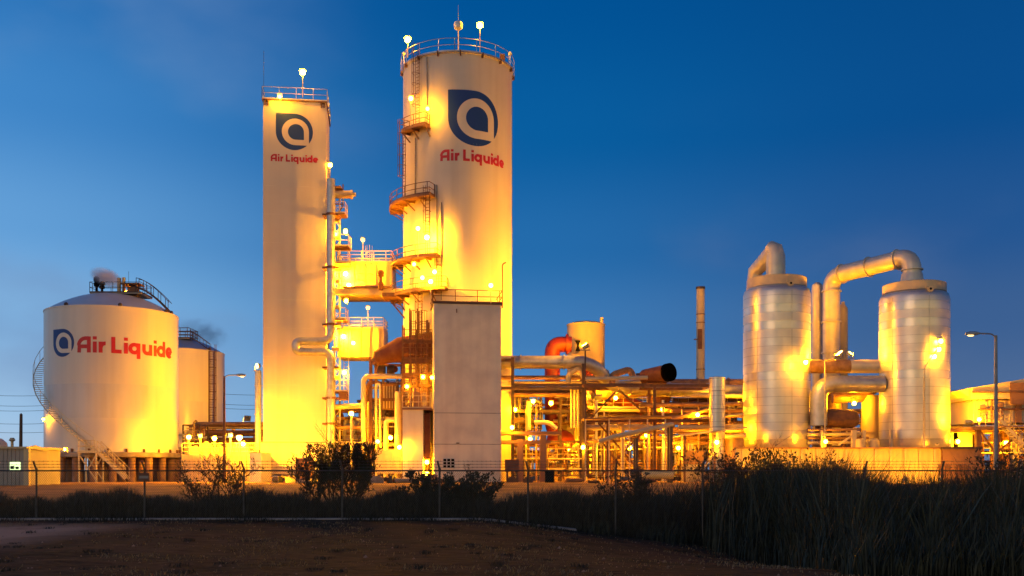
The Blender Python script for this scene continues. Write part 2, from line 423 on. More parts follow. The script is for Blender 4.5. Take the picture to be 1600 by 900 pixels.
# ---------------------------------------------------------------- ground
def sst(x, a, b):
    t = min(1, max(0, (x-a)/(b-a))); return t*t*(3-2*t)
def gz(x, y):
    z = GZ * sst(y, 48, 82)
    dip = -.115 * max(0, min(x + 1.0, 16)) * sst(y, 14, 30) * (1 - sst(y, 42, 58))
    dip -= .25 * sst(y, 35.3, 37) * (1 - sst(y, 44, 50))
    return z + dip
def ground():
    xs = [-4000, -1500, -600, -300, -180] + [i*3 for i in range(-45, -12)] + [i*1.2 for i in range(-29, 31)] + [i*3 for i in range(13, 46)] + [180, 300, 600, 1500, 4000]
    ys = [-60, -20, 0, 4, 8] + [10+i*1.0 for i in range(0, 52)] + [64, 68, 73, 78, 84, 92, 110, 140, 180, 260, 500, 1200, 3000, 6000]
    n = len(xs); mb = MB()
    rnd = random.Random(3)
    vs = [(x, y, gz(x, y) + (rnd.uniform(-.05, .05) if 8 < y < 46 and abs(x) < 36 else 0)) for y in ys for x in xs]
    mb.add(vs, [(j*n+i, j*n+i+1, (j+1)*n+i+1, (j+1)*n+i) for j in range(len(ys)-1) for i in range(n-1)])
    m = bpy.data.materials.new('dirt'); m.use_nodes = True; nt = m.node_tree; N = nt.nodes; L = nt.links; b = N['Principled BSDF']
    b.inputs['Roughness'].default_value = .95; b.inputs['Specular IOR Level'].default_value = .1
    g = N.new('ShaderNodeNewGeometry')
    def noise(s, sx=1, det=8, rough=.6):
        mp = N.new('ShaderNodeMapping'); mp.inputs['Scale'].default_value = (sx, 1, 1); L.new(g.outputs['Position'], mp.inputs[0])
        n_ = N.new('ShaderNodeTexNoise'); n_.inputs['Scale'].default_value = s; n_.inputs['Detail'].default_value = det; n_.inputs['Roughness'].default_value = rough
        L.new(mp.outputs[0], n_.inputs['Vector']); return n_.outputs[0]
    def mr(v, a, c): r = N.new('ShaderNodeMapRange'); r.inputs[1].default_value = a; r.inputs[2].default_value = c; L.new(v, r.inputs[0]); return r.outputs[0]
    def mix(f, a, c):
        x = N.new('ShaderNodeMix'); x.data_type = 'RGBA'; L.new(f, x.inputs[0])
        for i, v in ((6, a), (7, c)):
            if isinstance(v, tuple): x.inputs[i].default_value = v
            else: L.new(v, x.inputs[i])
        return x.outputs[2]
    n1, n2, n3 = noise(.55, .6), noise(3.5, .55), noise(.22, .5, 4)
    dirt = mix(mr(n2, .35, .7), (.028, .016, .008, 1), (.085, .048, .024, 1))
    grass = mix(mr(n2, .4, .65), (.014, .013, .005, 1), (.05, .036, .014, 1))
    c = mix(mr(n1, .44, .6), dirt, grass)
    sp = N.new('ShaderNodeSeparateXYZ'); L.new(g.outputs['Position'], sp.inputs[0])
    # worn bare patch, and the yard beyond the grass with lamplight in its colour
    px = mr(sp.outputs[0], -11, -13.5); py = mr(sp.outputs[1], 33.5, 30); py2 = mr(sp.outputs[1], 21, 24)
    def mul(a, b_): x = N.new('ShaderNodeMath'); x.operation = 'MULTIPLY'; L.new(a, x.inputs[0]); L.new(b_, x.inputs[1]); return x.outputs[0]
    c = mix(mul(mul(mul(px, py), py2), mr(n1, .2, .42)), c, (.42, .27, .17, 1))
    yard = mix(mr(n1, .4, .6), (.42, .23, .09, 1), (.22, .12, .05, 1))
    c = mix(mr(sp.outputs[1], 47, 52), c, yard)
    L.new(c, b.inputs['Base Color'])
    bp = N.new('ShaderNodeBump'); bp.inputs['Strength'].default_value = .7; bp.inputs['Distance'].default_value = .2; L.new(n2, bp.inputs['Height']); L.new(bp.outputs[0], b.inputs['Normal'])
    M['dirt'] = m; struct('ground', mb, 'dirt')
ground()

# ---------------------------------------------------------------- storage tanks
def tank(L, Rr, Y, py_rim, py_base, apex_py, label, words_):
    cx, cy, r = circ(L, Rr, Y); zr = Z(py_rim, Y); zb = Z(py_base, Y - r*.0); za = Z(apex_py, Y)
    t = thing('storage_tank', label, 'storage tank', (cx, cy, GZ), 'pair of domed storage tanks')
    H = zr - zb
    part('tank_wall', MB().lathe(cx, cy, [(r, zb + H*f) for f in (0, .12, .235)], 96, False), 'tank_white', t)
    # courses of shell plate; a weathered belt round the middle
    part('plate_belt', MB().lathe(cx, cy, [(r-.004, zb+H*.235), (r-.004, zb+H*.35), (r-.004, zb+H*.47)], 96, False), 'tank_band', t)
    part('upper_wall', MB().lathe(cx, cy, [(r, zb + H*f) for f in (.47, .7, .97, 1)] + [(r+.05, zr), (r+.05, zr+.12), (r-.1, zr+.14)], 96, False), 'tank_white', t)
    prof = []
    for i in range(9):
        a = i/8; prof.append((r*.995*(1-a) + .01*a, zr + .1 + (za - zr)*(1-(1-a)**2.0)))
    part('dome', MB().lathe(cx, cy, prof, 96, False), 'dome_grey', t)
    part('slab', MB().lathe(cx, cy, [(r+.35, zb-.5), (r+.4, zb-.45), (r+.4, zb-.06), (r+.3, zb)], 64), 'concrete', t)
    for i in range(24):
        p = cp(cx, cy, r+.12, R(i*15+3), zb); part('anchor_bolt', MB().box(p.x-.09, p.x+.09, p.y-.09, p.y+.09, p.z-.01, p.z+.35), 'steel_rust_shade', t)
    for ring, n in ((r-.3, 22), (r*.66, 13), (r*.33, 7)):
        for i in range(n):
            p = cp(cx, cy, ring, 2*math.pi*i/n+.1, 0)
            part('pile', MB().lathe(p.x, p.y, [(.38, GZ-.1), (.36, zb-.48)], 10), 'pile', t)
    return t, cx, cy, r, zr, zb, za

t, cx, cy, r, zr, zb, za = tank(68, 279, 105, 494, 708, 461, 'large white domed storage tank on concrete piles, nearest the corrugated shed', 1)
TK = (cx, cy, r, zr, zb)
ph0, _ = cylhit(121, cx, cy, r)
surf = lambda u, v, o, z0=Z(557, cy-r): cp(cx, cy, r+o, ph0 + u/r, z0 + v)
phL = ph0 * r
a = MB(); h = 1.80
ph1, _ = cylhit(268, cx, cy, r); h = (ph1-ph0)*r/6.40
wordmark(a, lambda u, v, o: cp(cx, cy, r+o, ph0 + u/r, Z(552, cy-r*.9) + v), h)
part('lettering', a, 'logo_red', t, smooth=False)
pa, _ = cylhit(83.5, cx, cy, r); pb, _ = cylhit(116, cx, cy, r)
emblem(t, lambda u, v, o: cp(cx, cy, r+o, u/r, v), (pa+pb)/2*r, Z(538, cy-r*.75), (pb-pa)/2*r, 'tank_white')
# helical stair
st = MB(); rl = MB()
p0, _ = cylhit(150, cx, cy, r); phs = p0; zst = zb + .3; ztop = zr; slope = 0.78
pts = []; k = 0
while zst < ztop:
    q = [cp(cx, cy, rr, phs + dp, zst) for rr in (r+.12, r+.95) for dp in (-.018, .018)]
    st.add([*q, *[v - Vector((0, 0, .05)) for v in q]], [(0, 1, 3, 2), (4, 6, 7, 5), (0, 4, 5, 1), (2, 3, 7, 6), (0, 2, 6, 4), (1, 5, 7, 3)])
    pts.append(cp(cx, cy, r+.98, phs, zst)); phs -= .30/(r+.5); zst += .30*slope
up = Vector((0, 0, 1))
rl.tube([p+up*1.1 for p in pts[::4]], .028, 5, False); rl.tube([p-up*.08 for p in pts[::4]], .05, 5, False)
for p in pts[::5]: rl.bar(p, p+up*1.1, .03)
s_ = part('helical_stair', st, 'galv', t); part('handrail', rl, 'rail', s_)
# roof platform, valves, penthouse and the walkway down the dome
apx = Vector((cx, cy, za + .1))
mb = MB(); q = [P(140, 462, 103.5), P(183, 462, 103.5), P(183, 462, 107), P(140, 462, 107)]
dk = MB().box(q[0].x, q[1].x + 2.4, 103.5, 107, za-.1, za+.02)
d_ = part('roof_platform', dk, 'steel_grey', t); qq = [(q[0].x, 103.5, za), (q[1].x+2.4, 103.5, za), (q[1].x+2.4, 107, za), (q[0].x, 107, za)]
part('railing', rail(mb, qq, 1.1, .03, 1.2, True), 'steel_dark', d_)
for px, hh in ((151, 1.9), (159.5, 1.35)):
    p = P(px, 461, 104.5); b = MB().lathe(p.x, p.y, [(.13, za), (.13, za+hh*.4), (.28, za+hh*.45), (.3, za+hh*.6), (.2, za+hh*.66), (.32, za+hh*.75), (.3, za+hh*.9), (.1, za+hh)], 10)
    part('relief_valve', b, 'black', t)
p = P(189, 461, 104.5); part('vent_stack', MB().lathe(p.x-.2, p.y, [(.2, za-.2), (.2, za+1.7)], 10).lathe(p.x+.3, p.y, [(.17, za-.2), (.17, za+1.75)], 10), 'pipe_pale', t)
p = P(203, 458, 104.5); part('valve_shelter', MB().box(p.x-.75, p.x+1.2, 103.8, 105.5, za+.95, za+1.08).box(p.x-.55, p.x-.4, 104, 104.2, za-.3, za+1).box(p.x+.8, p.x+.95, 104, 104.2, za-.4, za+1).box(p.x-.2, p.x+.75, 104.3, 105.2, za-.3, za+.75), 'deck_brown', t)
p = P(201, 458, 104.5); part('antenna', MB().tube([(p.x, p.y, za), (p.x, p.y, za+2.4)], .018, 5), 'wire', t)
wl = MB(); pe = cp(cx, cy, r, R(80), zr+.2); ps = Vector((P(215, 458, 104).x, 104, za+.55)); n = 9; mid = []
for i in range(n+1):
    f = i/n; v = ps.lerp(pe, f); v.z = zr + .2 + (ps.z - zr - .2) * (1 - f**1.5); mid.append(v)
for dy in (-.4, .4): wl.tube([v+Vector((0, dy, 0)) for v in mid], .07, 5); wl.tube([v+Vector((0, dy, 1.0)) for v in mid], .035, 5)
for v in mid[::2]:
    for dy in (-.4, .4): wl.bar(v+Vector((0, dy, 0)), v+Vector((0, dy, 1)), .05)
part('roof_walkway', wl, 'steel_dark', t)
for ph in (-20, 28, 75, 84): part('roof_vent', MB().ball(cp(cx, cy, r-.15, R(ph), zr+.25), .22, 8), 'steel_dark', t)
# access stair in front of the tank
t2 = thing('access_stair', 'pale steel stair with a braced landing in front of the largest tank', 'stair', (cp(cx, cy, r+1.4, R(10), GZ)))
def stair(t2, a, b, y, w, treads=True):
    s = MB(); h_ = MB()
    for dy in (0, w):
        s.bar((a.x, y+dy, a.z), (b.x, y+dy, b.z), .06, .28)
        for k in (.55, 1.05): h_.tube([(a.x, y+dy, a.z+k), (b.x, y+dy, b.z+k)], .035, 5)
        for i in range(6):
            f = i/5; v = a.lerp(b, f); h_.bar((v.x, y+dy, v.z), (v.x, y+dy, v.z+1.05), .045)
    n = max(3, int(abs(a.z-b.z)/.22))
    for i in range(1, n):
        v = a.lerp(b, i/n); s.box(v.x-.13, v.x+.13, y, y+w, v.z-.02, v.z+.03)
    o = part('flight', s, 'rail', t2); part('handrail', h_, 'rail', t2); return o
yS = cy - r - 1.3
A = P(156, 706, yS); B = P(200, 748, yS); stair(t2, A, B, yS-.6, .9)
l0 = P(126, 706, yS).x; part('landing', MB().box(l0, A.x, yS-.7, yS+1.2, A.z-.12, A.z), 'rail', t2)
fr = MB()
for x in (l0+.1, A.x-.1):
    for y in (yS-.6, yS+1.0): fr.bar((x, y, GZ), (x, y, A.z), .14)
for y in (yS-.6, yS+1.0): fr.bar((l0, y, A.z-.1), (A.x-.8, y, GZ+1.2), .1); fr.bar((A.x, y, A.z-.1), (A.x-.9, y, GZ+1.2), .1); fr.bar((A.x-.85, y, GZ+1.3), (A.x, y, GZ), .1)
part('support_frame', fr, 'rail', t2)
rr_ = MB(); rail(rr_, [(l0, yS+1.2, A.z), (l0, yS-.7, A.z), (A.x-.2, yS-.7, A.z)], 1.1); part('railing', rr_, 'rail', t2)

t, cx, cy, r, zr, zb, za = tank(194, 351, 141, 553, 700, 528, 'second domed storage tank, partly hidden, with a brown ladder down its side', 2)
lb = MB(); lc = MB(); ph, _ = cylhit(328, cx, cy, r); pb = cp(cx, cy, r+.35, ph, zb)
ladder(lb, lc, pb, zr, (math.sin(ph), -math.cos(ph), 0), .7); lb.bar(pb+Vector((.4, 0, 0)), pb+Vector((.4, 0, zr-zb)), .12); lb.bar(pb-Vector((.4, 0, 0)), pb-Vector((.4, 0, zb-zr)), .12)
l_ = part('ladder', lb, 'steel_rust_shade', t); part('safety_cage', lc, 'steel_rust_shade', l_)
q = P(287, 528, 139); dk = MB().box(q.x-3, q.x+1.2, 137.5, 141.5, q.z-.3, q.z-.15)
d_ = part('roof_platform', dk, 'steel_grey', t); part('railing', rail(MB(), [(q.x-3, 137.5, q.z-.2), (q.x+1.2, 137.5, q.z-.2), (q.x+1.2, 141.5, q.z-.2), (q.x-3, 141.5, q.z-.2)], 1.4, .05, 1, True, 2), 'steel_dark', d_)
wl = MB(); pe = cp(cx, cy, r, ph, zr+.1); ps = Vector((q.x+1.2, 138, q.z))
for k in (0, .9): wl.tube([ps+up*k, ps.lerp(pe, .45)+up*(k+.1), pe+up*k], .07, 5)
for i in range(7): v = ps.lerp(pe, i/6)+up*.05; wl.bar(v, v+up*.95, .05)
part('roof_walkway', wl, 'steel_dark', t)
part('roof_vent', MB().ball(cp(cx, cy, r-.2, R(62), zr+.3), .25, 8), 'steel_dark', t)

# ---------------------------------------------------------------- square cold box tower
TH = R(7.5)
def frame_at(pxL, Y, rot=TH):
    o = Vector((X(pxL, Y), Y, 0)); e = Vector((math.cos(rot), math.sin(rot), 0)); n = Vector((-math.sin(rot), math.cos(rot), 0)); return o, e, n, Vector((0, 0, 1))
def width_to(o, e, px):
    k = (px-800)/F; return (k*o.y - o.x) / (e.x - k*e.y)
o, e, n, u = frame_at(411, 104); W = width_to(o, e, 509.5); D = 7.2; zt = Z(156, 104)
t = thing('square_tower', 'tall square white tower with a blue emblem and red lettering near its top', 'tower', (o.x, o.y, GZ))
SQ = (o, e, n, u, W, D, zt)
zl = Z(690, 104)
b = MB().obox(o, e, n, u, 0, W, 0, D, zl, zt)
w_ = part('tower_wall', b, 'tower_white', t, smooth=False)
sm = MB()
for k in range(1, 12):
    z = zl + (zt-zl)*k/12; sm.obox(o, e, n, u, .02, W+.004, -.004, D, z-.02, z+.02)
part('panel_seams', sm, 'box_white', w_, smooth=False)
part('base_housing', MB().obox(o, e, n, u, -.25, W+.5, -.3, D, GZ+.75, zl-.12), 'tower_white', t, smooth=False)
part('ledge', MB().obox(o, e, n, u, -.35, W+.6, -.4, D, zl-.12, zl), 'concrete', t, smooth=False)
fz = MB()
for a0 in (.1, 1.9, 3.7, 5.6): fz.obox(o, e, n, u, a0, a0+.7, -.1, D, GZ, GZ+.75)
part('footings', fz, 'concrete', t)
part('parapet_edge', MB().obox(o, e, n, u, -.12, W+.12, -.12, D+.1, zt, zt+.12), 'steel_rust_shade', t)
g = lambda a, b_, c: o + e*a + n*b_ + u*c
rr_ = MB(); rail(rr_, [g(-.1, -.1, zt+.12), g(W+.1, -.1, zt+.12), g(W+.1, D, zt+.12), g(-.1, D, zt+.12)], 1.25, .03, 1.75, True); part('railing', rr_, 'galv', t)
for a0 in (.15, W-.55):
    bk = MB().obox(o, e, n, u, a0-.04, a0+.46, -.03, -.004, zt-.2, zt-.02)
    for i in range(2): bk.obox(o, e, n, u, a0+i*.3, a0+i*.3+.12, -.16, -.03, zt-.55, zt-.02)
    part('bracket', bk, 'steel_rust_shade', t)
S = lambda a, c, of: g(a, -of, c)
eu = width_to(o, e, 460); er = (width_to(o, e, 489)-width_to(o, e, 431))/2
emblem(t, lambda a, c, of: g(a, -of, c), eu, Z(206, 104.4), er, 'tower_white')
x0, x1 = width_to(o, e, 423), width_to(o, e, 497); hh = (x1-x0)/6.40
m_ = MB(); wordmark(m_, lambda a, c, of: g(x0+a, -of, Z(253, 104.4)+c), hh); part('lettering', m_, 'logo_red', t, smooth=False)
part('antenna', MB().tube([g(.05, .2, zt), g(.05, .2, Z(78, 104))], .02, 5), 'wire', t)
# pipes on the tower's flanks
q = lambda px, py, dy=0: P(px, py, 103.2+dy)
pr = .42
b = MB().pipe([q(517, 280), q(517, 533), q(462, 533, -.9), q(462, 549.5, -.9), q(517, 549.5, -.2), q(517, 700)], pr, 14, 1.0)
t3 = thing('offset_loop_pipe', 'grey insulated pipe with a sideways loop running down the square tower', 'pipe', q(517, 700)); part('pipe_run', b, 'galv', t3)
for py in (335, 418, 507, 574, 622, 662):
    cl = MB(); p = q(517, py); cl.tube([p-up*.12, p+up*.12], pr*1.25, 14); cl.box(p.x-.9, p.x+.8, p.y-.05, p.y+1.6, p.z-.09, p.z+.09); part('clamp', cl, 'steel_rust_shade', t3)
b = MB().pipe([q(403.5, 580, 1), q(403.5, 703, 1)], .34, 12, flange=3)
b.box(q(400, 580).x-.1, q(400, 580).x+.05, 104, 104.3, GZ, Z(583, 104))
solo('flank_pipe', b, 'galv', 'short upright grey pipe against the side of the square tower facing the tanks', 'pipe')

# ---------------------------------------------------------------- round column tower
cx, cy, r = circ(630, 800, 108); zt = Z(79, cy - r); TW = (cx, cy, r, zt)
t = thing('round_tower', 'tallest round white tower with an emblem, lettering and platforms', 'tower', (cx, cy, GZ)); tw = t
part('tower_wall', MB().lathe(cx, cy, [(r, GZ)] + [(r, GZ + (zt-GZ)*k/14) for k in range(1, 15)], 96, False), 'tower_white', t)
part('roof', MB().lathe(cx, cy, [(r, zt), (r-.2, zt+.05), (.05, zt+.35)], 96, False), 'dome_grey', t)
for zz, lab in ((zt-.25, None),):
    part('top_ring', MB().lathe(cx, cy, [(r+.06, zz), (r+.1, zz+.03), (r+.1, zz+.3), (r-.05, zz+.34)], 96, False), 'tower_white', t)
sm = MB()
for k in range(1, 14): z = GZ+(zt-GZ)*k/14; sm.lathe(cx, cy, [(r+.004, z-.03), (r+.012, z), (r+.004, z+.03)], 96, False)
part('weld_seams', sm, 'tower_white', t)
pts = [cp(cx, cy, r+.25, 2*math.pi*i/36, zt-.15) for i in range(36)]
rr_ = MB(); rail(rr_, pts, 1.35, .03, 2.3, True); part('railing', rr_, 'galv', t)
kb = MB()
for i in range(16): a_ = 2*math.pi*i/16+.1; kb.obox(cp(cx, cy, r, a_, zt-.5), (math.cos(a_), math.sin(a_), 0), (math.sin(a_), -math.cos(a_), 0), up, -.06, .06, 0, .3, 0, .5)
part('brackets', kb, 'steel_rust_shade', t)
pl, _ = cylhit(700, cx, cy, r); pr_, _ = cylhit(778, cx, cy, r); zc = Z(183, cy-r)
erad = (pr_-pl)/2*r
emblem(t, lambda a, c, of: cp(cx, cy, r+of, a/r, c), (pl+pr_)/2*r, zc, erad, 'tower_white')
pl, _ = cylhit(688, cx, cy, r); pr_, _ = cylhit(787, cx, cy, r); hh = (pr_-pl)*r/6.40
m_ = MB(); wordmark(m_, lambda a, c, of: cp(cx, cy, r+of, pl + a/r, Z(251, cy-r)+c), hh); part('lettering', m_, 'logo_red', t, smooth=False)
def arc_platform(phi0, phi1, z, w=1.3, n=14, h=1.15, ends=True, mat_='deck_brown'):
    dk = MB(); a = [phi0 + (phi1-phi0)*i/n for i in range(n+1)]
    vs = []
    for k in a: vs += [cp(cx, cy, r+.01, k, z), cp(cx, cy, r+w, k, z), cp(cx, cy, r+w, k, z-.22), cp(cx, cy, r+.01, k, z-.12)]
    dk.add(vs, [(4*i+j, 4*i+(j+1) % 4, 4*i+4+(j+1) % 4, 4*i+4+j) for i in range(n) for j in range(4)] + [(0, 1, 2, 3), (4*n, 4*n+3, 4*n+2, 4*n+1)])
    for k in a[::3]:
        dk.bar(cp(cx, cy, r+w-.1, k, z-.2), cp(cx, cy, r, k, z-1.1), .1); dk.bar(cp(cx, cy, r, k, z-.25), cp(cx, cy, r+w, k, z-.25), .12, .2)
    d = part('platform', dk, mat_, t); pp = [cp(cx, cy, r+w-.05, k, z) for k in a]
    if ends: pp = [cp(cx, cy, r+.1, phi0, z)] + pp + [cp(cx, cy, r+.1, phi1, z)]
    part('railing', rail(MB(), pp, h, .04, 1.5), 'steel_rust_shade', d); return d  # brown imitates rails darkened by the lit wall behind them
ph = lambda px: cylhit(px, cx, cy, r)[0]
ZP = [Z(200, 103.3), Z(309, 103), Z(403, 103), Z(455, 103)]
arc_platform(ph(641), ph(672), ZP[0], 1.1, 6)
arc_platform(ph(632)-R(22), ph(680), ZP[1], 1.5)
arc_platform(ph(632)-R(12), ph(688), ZP[2], 1.4)
arc_platform(ph(632)-R(24), ph(700), ZP[3], 1.5)
def tladder(px, z0, z1, cage=True, off=.35):
    a_ = ph(px); lb, lc = MB(), MB(); ladder(lb, lc, cp(cx, cy, r+off, a_, z0), z1, (math.sin(a_), -math.cos(a_), 0), .5, cage)
    l = part('ladder', lb, 'steel_rust_shade', t)  # same brown for ladders seen dark against the lit wall
    if cage: part('safety_cage', lc, 'steel_rust_shade', l)
tladder(656, ZP[0], zt+.2); tladder(647, ZP[1], ZP[0]-.2, True, 1.3); tladder(676, ZP[2], ZP[1]-.2, True, 1.1); tladder(690, ZP[3], ZP[2]-.2, True, 1.0)
tladder(664, Z(640, 103), ZP[3]-.3, True, .8)
for px, a0, a1 in ((668, 88, 200), (690, 318, 470), (650, 210, 300), (683, 290, 420)):
    a_ = ph(px); part('conduit', MB().tube([cp(cx, cy, r+.1, a_, Z(a0, 102.6)), cp(cx, cy, r+.1, a_, Z(a1, 102.6))], .06, 6), 'steel_grey', t)
# mast with ball on the roof
p = P(716, 40, 103); part('mast', MB().tube([(p.x, p.y, zt), (p.x, p.y, p.z-.3)], .06, 6).tube([(p.x, p.y, p.z+.2), (p.x, p.y, Z(8, 103))], .02, 5), 'rail', t)
part('beacon_globe', MB().lathe(p.x, p.y, [(.1, p.z-.5), (.42, p.z-.3), (.5, p.z), (.42, p.z+.3), (.1, p.z+.5)], 14), 'lens_off', t)
for px, py in ((631, 84), (797, 84)):
    p = P(px, py, 108); part('beacon_globe', MB().ball(p, .22, 8).tube([p, p-up*1.3], .04, 5), 'lens_off', t)
part('junction_box', MB().box(X(781, 105), X(789, 105), 104.6, 105.2, zt+.1, zt+.7), 'steel_rust_shade', t)

# ---------------------------------------------------------------- bridges between the two towers
def bridge(px0, px1, py0, py1, Y, D, label, railpy=True, under=True):
    a, b = P(px0, py1, Y), P(px1, py0, Y)
    t = thing('bridge_duct', label, 'bridge duct', (a.x, Y, a.z), 'square ducts linking the two towers')
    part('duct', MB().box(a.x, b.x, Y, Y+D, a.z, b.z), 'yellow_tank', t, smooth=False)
    st_ = MB()
    for i in range(5):
        x = a.x + (b.x-a.x)*(i+.5)/5; st_.box(x-.05, x+.05, Y-.06, Y-.003, a.z+.05, b.z-.05)
    part('stiffeners', st_, 'yellow_tank', t)
    part('railing', rail(MB(), [(a.x, Y, b.z), (b.x, Y, b.z), (b.x, Y+D, b.z), (a.x, Y+D, b.z)], 1.15, .04, 1.3, True, 2), 'rail', t)
    if under:
        w = MB().box(a.x+.8, b.x, Y-1.5, Y-.01, a.z+.6, a.z+.75); wk = part('walkway', w, 'deck_brown', t)
        part('railing', rail(MB(), [(a.x+2.2, Y-1.45, a.z+.75), (b.x-.1, Y-1.45, a.z+.75)], 1.3, .04, 1.2), 'rail', wk)
        part('support_beam', MB().box(a.x, b.x+1.4, Y-1.2, Y-.9, a.z-.1, a.z+.55), 'yellow_tank', t, smooth=False)
    return t
bridge(527, 612, 409, 462, 106.5, 4, 'upper yellow-lit bridge duct joining the square and round towers')
bridge(527, 599, 513, 558, 106.5, 4, 'lower yellow-lit bridge duct between the towers, railed on top', under=False)
# caged hatch and valve on the upper bridge
b = MB(); lc = MB(); ladder(b, lc, P(577, 462, 105.4), Z(398, 105.4), (0, -1, 0), .5, True)
t4 = thing('hatch_ladder', 'short caged ladder over the upper bridge duct', 'ladder', P(577, 462, 105.4)); part('ladder', b, 'rail', t4); part('safety_cage', lc, 'rail', t4)
b = MB(); p = P(595, 440, 104.6); b.lathe(p.x, p.y, [(.25, p.z-.9), (.3, p.z-.2), (.15, p.z), (.15, p.z+.5), (.35, p.z+.55), (.35, p.z+.65)], 10).ball((p.x, p.y, p.z+.9), .35, 8)
solo('control_valve', b, 'rusty_red', 'rusty control valve on the upper bridge walkway beside the round tower', 'valve')
# small platforms and nozzle stack on the square tower's flank
t5 = thing('nozzle_stack', 'stack of nozzles and little platforms between the looped pipe and the bridges', 'nozzle stack', P(528, 700, 105.5))
for py, x1 in ((293, 534), (335, 540), (386, 546), (412, 545), (500, 541), (612, 542)):
    a = P(519, py, 105); x2 = X(x1, 105); d_ = part('platform', MB().box(a.x-.4, x2, 104.4, 106.2, a.z-.12, a.z), 'deck_brown', t5)
    if py not in (293,): part('railing', rail(MB(), [(a.x, 104.4, a.z), (x2, 104.4, a.z), (x2, 106.2, a.z)], 1.2, .035, .9), 'rail', d_)
b = MB()
for px in (523, 531): b.bar(P(px, 290, 106), (X(px, 106), 106, GZ), .16)
for py in range(300, 700, 22): b.bar(P(523, py, 106), P(531, py+11, 106), .07); b.bar(P(531, py+11, 106), P(523, py+22, 106), .07)
part('lattice_post', b, 'pipe_pale', t5)
b = MB(); p = P(522, 304, 105); b.tube([p, P(549, 304, 105)], .42, 12).tube([P(548, 304, 105), P(551, 304, 105)], .5, 12).tube([P(551, 304, 105), P(556, 304, 105)], .22, 8)
part('nozzle', b, 'pipe_pale', t5)
b = MB(); b.bar(P(536, 288, 105), P(536, 322, 105), .12).bar(P(536, 322, 105), P(524, 340, 105), .12).bar(P(522, 319, 105), P(537, 319, 105), .12)
part('nozzle_bracket', b, 'deck_brown', t5)
for py in (345, 372, 440, 480, 545, 590):
    b = MB().tube([P(519, py, 105.4), P(530, py, 105.4)], .22, 8).tube([P(529, py, 105.4), P(531, py, 105.4)], .34, 8); part('nozzle', b, 'pipe_pale', t5)
part('ladder', (lambda m1: (ladder(m1, MB(), P(541, 640, 105), Z(500, 105), (0, -1, 0), .5, False), m1)[1])(MB()), 'rail', t5)
part('equipment_box', MB().box(X(531, 105), X(543, 105), 104.5, 105.8, Z(625, 105), Z(612, 105)-.15), 'deck_brown', t5)
# struts below platform 4 and drain line
b = MB(); b.bar(P(610, 470, 106), P(633, 498, 106), .16).bar(P(620, 468, 106), P(635, 488, 106), .14)
b.box(X(600, 106), X(628, 106), 104.5, 107.5, Z(467, 106), Z(461, 106))
solo('bracing_struts', b, 'steel_rust_shade', 'rusty landing and slanting struts where the upper bridge meets the round tower', 'bracket')

# ---------------------------------------------------------------- lower square box in front of the round tower
o, e, n, u = frame_at(678, 98); W = width_to(o, e, 783); D = 7; zt2 = Z(474, 98)
t = thing('square_box_tower', 'plain pale box tower with a roof railing in front of the round tower', 'tower', (o.x, o.y, GZ)); g = lambda a, b_, c: o + e*a + n*b_ + u*c
part('tower_wall', MB().obox(o, e, n, u, 0, W, 0, D, GZ, zt2), 'box_white', t, smooth=False)
sm = MB()
for py in (645, 694): sm.obox(o, e, n, u, -.01, W+.01, -.015, D, Z(py, 98)-.03, Z(py, 98)+.03)
part('panel_seams', sm, 'concrete', t, smooth=False)
part('parapet_edge', MB().obox(o, e, n, u, -.12, W+.12, -.12, D+.1, zt2, zt2+.12), 'steel_dark', t)
rr_ = MB(); rail(rr_, [g(-.1, -.1, zt2+.12), g(W+.1, -.1, zt2+.12), g(W+.1, D, zt2+.12), g(-.1, D, zt2+.12)], 1.25, .04, 2.2, True); part('railing', rr_, 'steel_rust_shade', t)
va, vb = width_to(o, e, 691), width_to(o, e, 711)
v_ = part('vent', MB().obox(o, e, n, u, va, vb, -.1, -.002, Z(732, 98), Z(716, 98)), 'sign_white', t); gr = MB()
for i in range(3):
    for j in range(3): x_ = va+.1+(vb-va-.1)*i/3; z_ = Z(732, 98)+.08+(Z(716, 98)-Z(732, 98)-.06)*j/3; gr.obox(o, e, n, u, x_, x_+(vb-va)/3-.12, -.115, -.099, z_, z_+.24)
part('grille', gr, 'black', v_)
kk = MB(); kk.obox(o, e, n, u, 2.2, 2.28, -.1, -.002, Z(488, 98), Z(482, 98)).obox(o, e, n, u, 2.2, 2.5, -.1, -.002, Z(693, 98), Z(691.5, 98)).obox(o, e, n, u, 3.2, 3.5, -.1, -.002, Z(727, 98), Z(725.5, 98)); part('fittings', kk, 'steel_rust_shade', t)
BX = (o, e, n, u, W, D, zt2)
tb = P(785, 440, 101); part('vent_pipe', MB().pipe([(tb.x, tb.y, zt2), (tb.x, tb.y, Z(413, 101)), (tb.x+.35, tb.y, Z(410, 101))], .07, 6, .3), 'steel_rust_shade', t)

